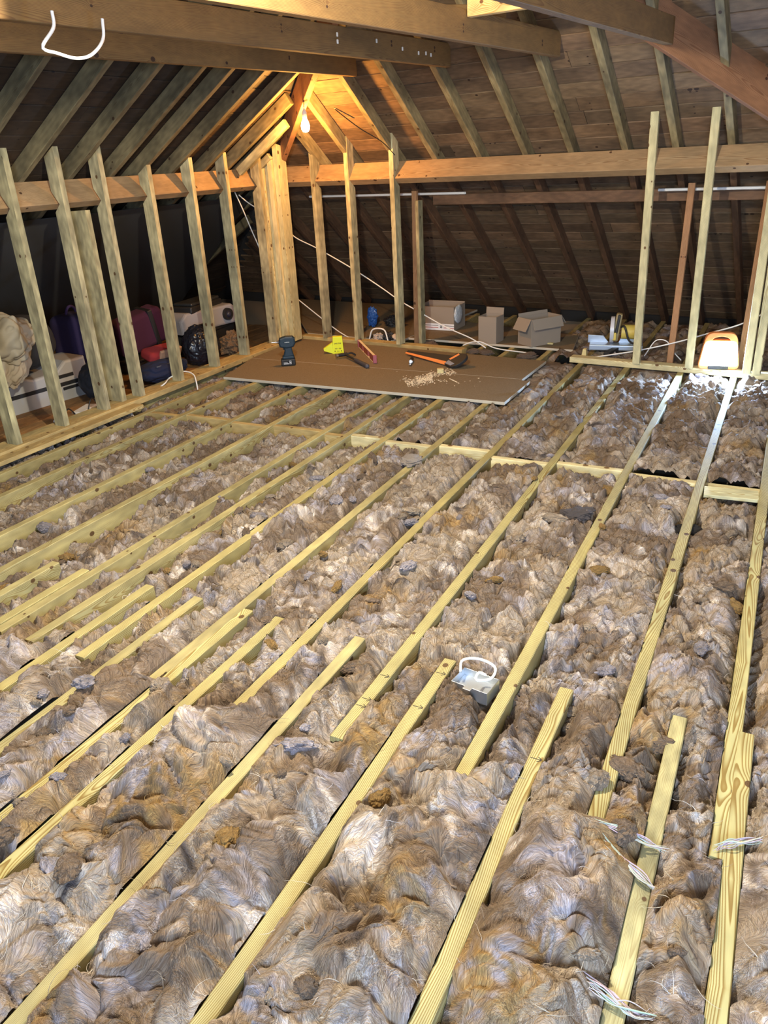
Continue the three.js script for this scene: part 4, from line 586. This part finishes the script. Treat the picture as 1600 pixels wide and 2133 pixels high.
{ const r = group('dark_crate', -5.45, FL, -5.5, -0.1); tag(r, 'low black crate carrying the magenta suitcase', 'crate'); const a = mesh('crate_body', rbox(0.34, 0.10, 0.62, 0.02), M.black, r); a.position.y = 0.05; const l = mesh('crate_rim', rbox(0.36, 0.025, 0.64, 0.008), M.black, r); l.position.y = 0.105; }
{ const r = group('navy_bag', -4.86, FL, -5.12, -0.1); tag(r, 'navy blue soft bag behind the stud with the looped white cable', 'bag'); const a = mesh('bag_body', blob(0.15, 0.10, 0.26, 26, 0.10, 1.4, 12), cloth(0.01, 0.016, 0.05), r); a.position.y = 0.10; const z = mesh('zip', rbox(0.012, 0.012, 0.3, 0.004), cloth(0.08, 0.09, 0.12), r); z.position.set(0.10, 0.165, 0); }
{ const r = group('red_pouch', -4.93, FL + 0.20, -5.2, -0.15); tag(r, 'red pouch with a tan panel and white label, lying on the navy bag', 'pouch'); const a = mesh('pouch_body', rbox(0.17, 0.10, 0.34, 0.04, 4), cloth(0.25, 0.02, 0.025), r); a.position.y = 0.03; a.rotation.z = -0.3; const b = mesh('tan_panel', rbox(0.03, 0.085, 0.24, 0.012), cloth(0.34, 0.20, 0.13), r); b.position.set(0.09, 0.03, -0.04); b.rotation.z = -0.45; const l = mesh('white_label', rbox(0.006, 0.03, 0.05, 0.002), M.white, r); l.position.set(0.105, 0.045, 0.03); l.rotation.z = -0.45; }
{ const r = group('black_roll', -4.93, FL, -5.76, 0.1); tag(r, 'black plastic-wrapped roll standing under the silver projector', 'roll'); const a = mesh('wrapped_roll', blob(0.17, 0.19, 0.20, 30, 0.10, 2.6, 18, 0.3), std({ color: rgb(0.012, 0.014, 0.022), roughness: 0.3 }), r); a.position.y = 0.17; }
{ const r = group('storage_box', -5.25, FL, -6.25, 0.1); tag(r, 'dark storage box supporting the silver projector', 'box'); const a = mesh('box_body', rbox(0.26, 0.22, 0.7, 0.02), M.black, r); a.position.y = 0.11; const b = mesh('box_lid', rbox(0.28, 0.03, 0.72, 0.01), M.black, r); b.position.y = 0.225; }
{ const r = group('projector', -5.24, 0.222, -6.2, Math.PI / 2 - 0.15); tag(r, 'silver projector with a round dark lens, under a black case', 'projector'); const w = std({ color: rgb(0.33, 0.33, 0.37), roughness: 0.4 });
  mesh('casing', extrude([[-0.36, 0.0], [0.36, 0.0], [0.37, 0.10], [0.30, 0.155], [-0.30, 0.155], [-0.37, 0.10]], 0.26, 0.02, false), w, r); const l = mesh('lens', new THREE.CylinderGeometry(0.058, 0.062, 0.05, 28).rotateX(Math.PI / 2), M.black, r); l.position.set(0.22, 0.085, 0.14); const g = mesh('lens_glass', new THREE.SphereGeometry(0.036, 16, 10), std({ color: rgb(0.03, 0.03, 0.05), roughness: 0.1 }), r); g.position.set(0.22, 0.085, 0.152); const s = mesh('vent_slot', rbox(0.26, 0.03, 0.01, 0.004), M.black, r); s.position.set(-0.18, 0.035, 0.131); }
{ const r = group('black_case', -5.28, 0.38, -6.2, 0.1); tag(r, 'flat black case lying on top of the silver projector', 'case'); const a = mesh('case_base', rbox(0.24, 0.07, 0.56, 0.02), M.black, r); a.position.y = 0.036; const b = mesh('case_lid', rbox(0.22, 0.03, 0.5, 0.014), std({ color: rgb(0.03, 0.032, 0.034), roughness: 0.4 }), r); b.position.y = 0.086; }
{ const r = group('wool_lump', -4.88, FL, -6.2); tag(r, 'tan lump of loose fibre beside the black roll', 'fibre lump'); const m = mesh('lump', paint(blob(0.13, 0.11, 0.15, 40, 0.35, 2.2, 30), 0.5, 0.38, 0.25), M.wool, r); m.position.y = 0.095; }
{ const r = group('cable_adaptor', -4.80, FL, -3.88, 0.5); tag(r, 'small white power adaptor with black lead on the boards behind the left sill', 'adaptor'); const a = mesh('adaptor_body', rbox(0.07, 0.04, 0.13, 0.01), M.white, r); a.position.y = 0.02; tube([[0, 0.03, -0.06], [0.03, 0.07, -0.12], [0.06, 0.01, -0.16], [0.02, 0.01, -0.24], [-0.06, 0.012, -0.2]], 0.006, M.blackCable, 'lead', r); }
{ const m = timber('loose_board', V(-4.82, -0.040, -3.2), V(-4.95, -0.040, -4.5), 0.15, 0.02, M.floorBoard, { tint: 1.25 }); tag(m, 'loose brown board lying on the floor behind the nearest left studs', 'board'); }
{ const r = group('white_packet', -4.84, FL, -4.16, 0.3); tag(r, 'flat grey-white packet with a black wire on the boards, left of the third stud', 'packet'); const a = mesh('packet_body', rbox(0.10, 0.03, 0.24, 0.012), M.white, r); a.position.y = 0.016; tube([[0.06, 0.02, 0.06], [0.08, 0.11, 0.0], [0.10, 0.03, -0.06]], 0.005, M.blackCable, 'wire', r); }

// white cable clips left on the second ceiling tie
for (const [n, y] of [[2.16, 2.335], [2.16, 2.30], [1.74, 2.335], [1.43, 2.315], [1.22, 2.305], [1.12, 2.31], [1.05, 2.305]]) { const c = mesh('cable_clip', rbox(0.008, 0.022, 0.014, 0.003, 1), M.whiteCable, ties[1]); c.position.copy(back(2.315, n, y)).sub(ties[1].position); }

// pale wisps lying across joists
{ const wisp = (pts, r, label) => { const c = new THREE.CatmullRomCurve3(pts.map((p) => V(...p)), false, 'centripetal'), list = [], q = rng(pts.length * 77 + Math.round(r * 1e5));
    for (let k = 0; k < 12; k++) { const o = pts.map((p, i) => V(p[0] + (q() - 0.5) * r * 4, p[1] + q() * r * 1.6, p[2] + (q() - 0.5) * r * 4.5)), g = new THREE.TubeGeometry(new THREE.CatmullRomCurve3(o), 14, r * (0.12 + 0.28 * q()), 6), P = g.attributes.position, Q = new THREE.CatmullRomCurve3(o);
      for (let i = 0; i < P.count; i++) { const t = Math.floor(i / 7) / 14, m = Q.getPoint(t), s = Math.pow(Math.sin(Math.PI * (0.06 + 0.9 * t)), 0.7); P.setXYZ(i, mix(m.x, P.getX(i), s), mix(m.y, P.getY(i), s), mix(m.z, P.getZ(i), s)); } g.computeVertexNormals(); list.push(paint(g, 0.34 + 0.16 * q(), 0.33 + 0.14 * q(), 0.34 + 0.1 * q())); }
    const m = mesh('wool_wisp', mergeGeometries(list), M.fibre); tag(m, label, 'wool wisp'); };
  const at = (x, z, y = 0.008) => [x, y, z];
  wisp([at(-0.24, -1.55, 0.06), at(-0.17, -1.56, 0.045), at(-0.11, -1.575, 0.02), at(-0.06, -1.58, 0.008)], 0.006, 'white wisp of wool across the greenish near joist, upper of three');
  wisp([at(-0.22, -1.53, 0.05), at(-0.16, -1.49, 0.03), at(-0.10, -1.465, 0.016), at(-0.05, -1.44, 0.008)], 0.006, 'white wisp of wool across the greenish near joist, middle of three');
  wisp([at(-0.17, -1.14, 0.03), at(-0.11, -1.13, 0.016), at(-0.06, -1.12, 0.012), at(-0.02, -1.13, 0.01)], 0.007, 'white wisp of wool across the greenish near joist, near the bottom edge');
  wisp([at(0.06, -1.645, 0.004), at(0.09, -1.66, 0.012), at(0.13, -1.69, 0.016), at(0.17, -1.70, 0.03)], 0.006, 'white wisp of wool across the near joist at the right frame edge'); }
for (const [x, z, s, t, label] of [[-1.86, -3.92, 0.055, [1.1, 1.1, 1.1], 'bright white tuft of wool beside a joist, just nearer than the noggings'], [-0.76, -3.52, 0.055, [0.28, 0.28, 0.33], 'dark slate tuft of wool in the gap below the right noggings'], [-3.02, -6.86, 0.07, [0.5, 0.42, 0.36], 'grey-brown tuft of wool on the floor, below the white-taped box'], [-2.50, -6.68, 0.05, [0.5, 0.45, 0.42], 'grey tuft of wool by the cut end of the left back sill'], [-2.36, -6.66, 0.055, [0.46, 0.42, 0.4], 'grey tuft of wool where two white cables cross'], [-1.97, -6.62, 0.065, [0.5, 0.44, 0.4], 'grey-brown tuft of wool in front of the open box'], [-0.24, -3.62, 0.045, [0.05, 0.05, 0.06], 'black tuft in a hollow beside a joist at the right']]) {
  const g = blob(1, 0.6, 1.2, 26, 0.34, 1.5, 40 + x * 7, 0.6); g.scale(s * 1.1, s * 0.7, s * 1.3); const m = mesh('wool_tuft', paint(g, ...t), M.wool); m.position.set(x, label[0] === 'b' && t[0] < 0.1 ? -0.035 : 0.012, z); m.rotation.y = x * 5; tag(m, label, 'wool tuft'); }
renderer.render(scene, camera);
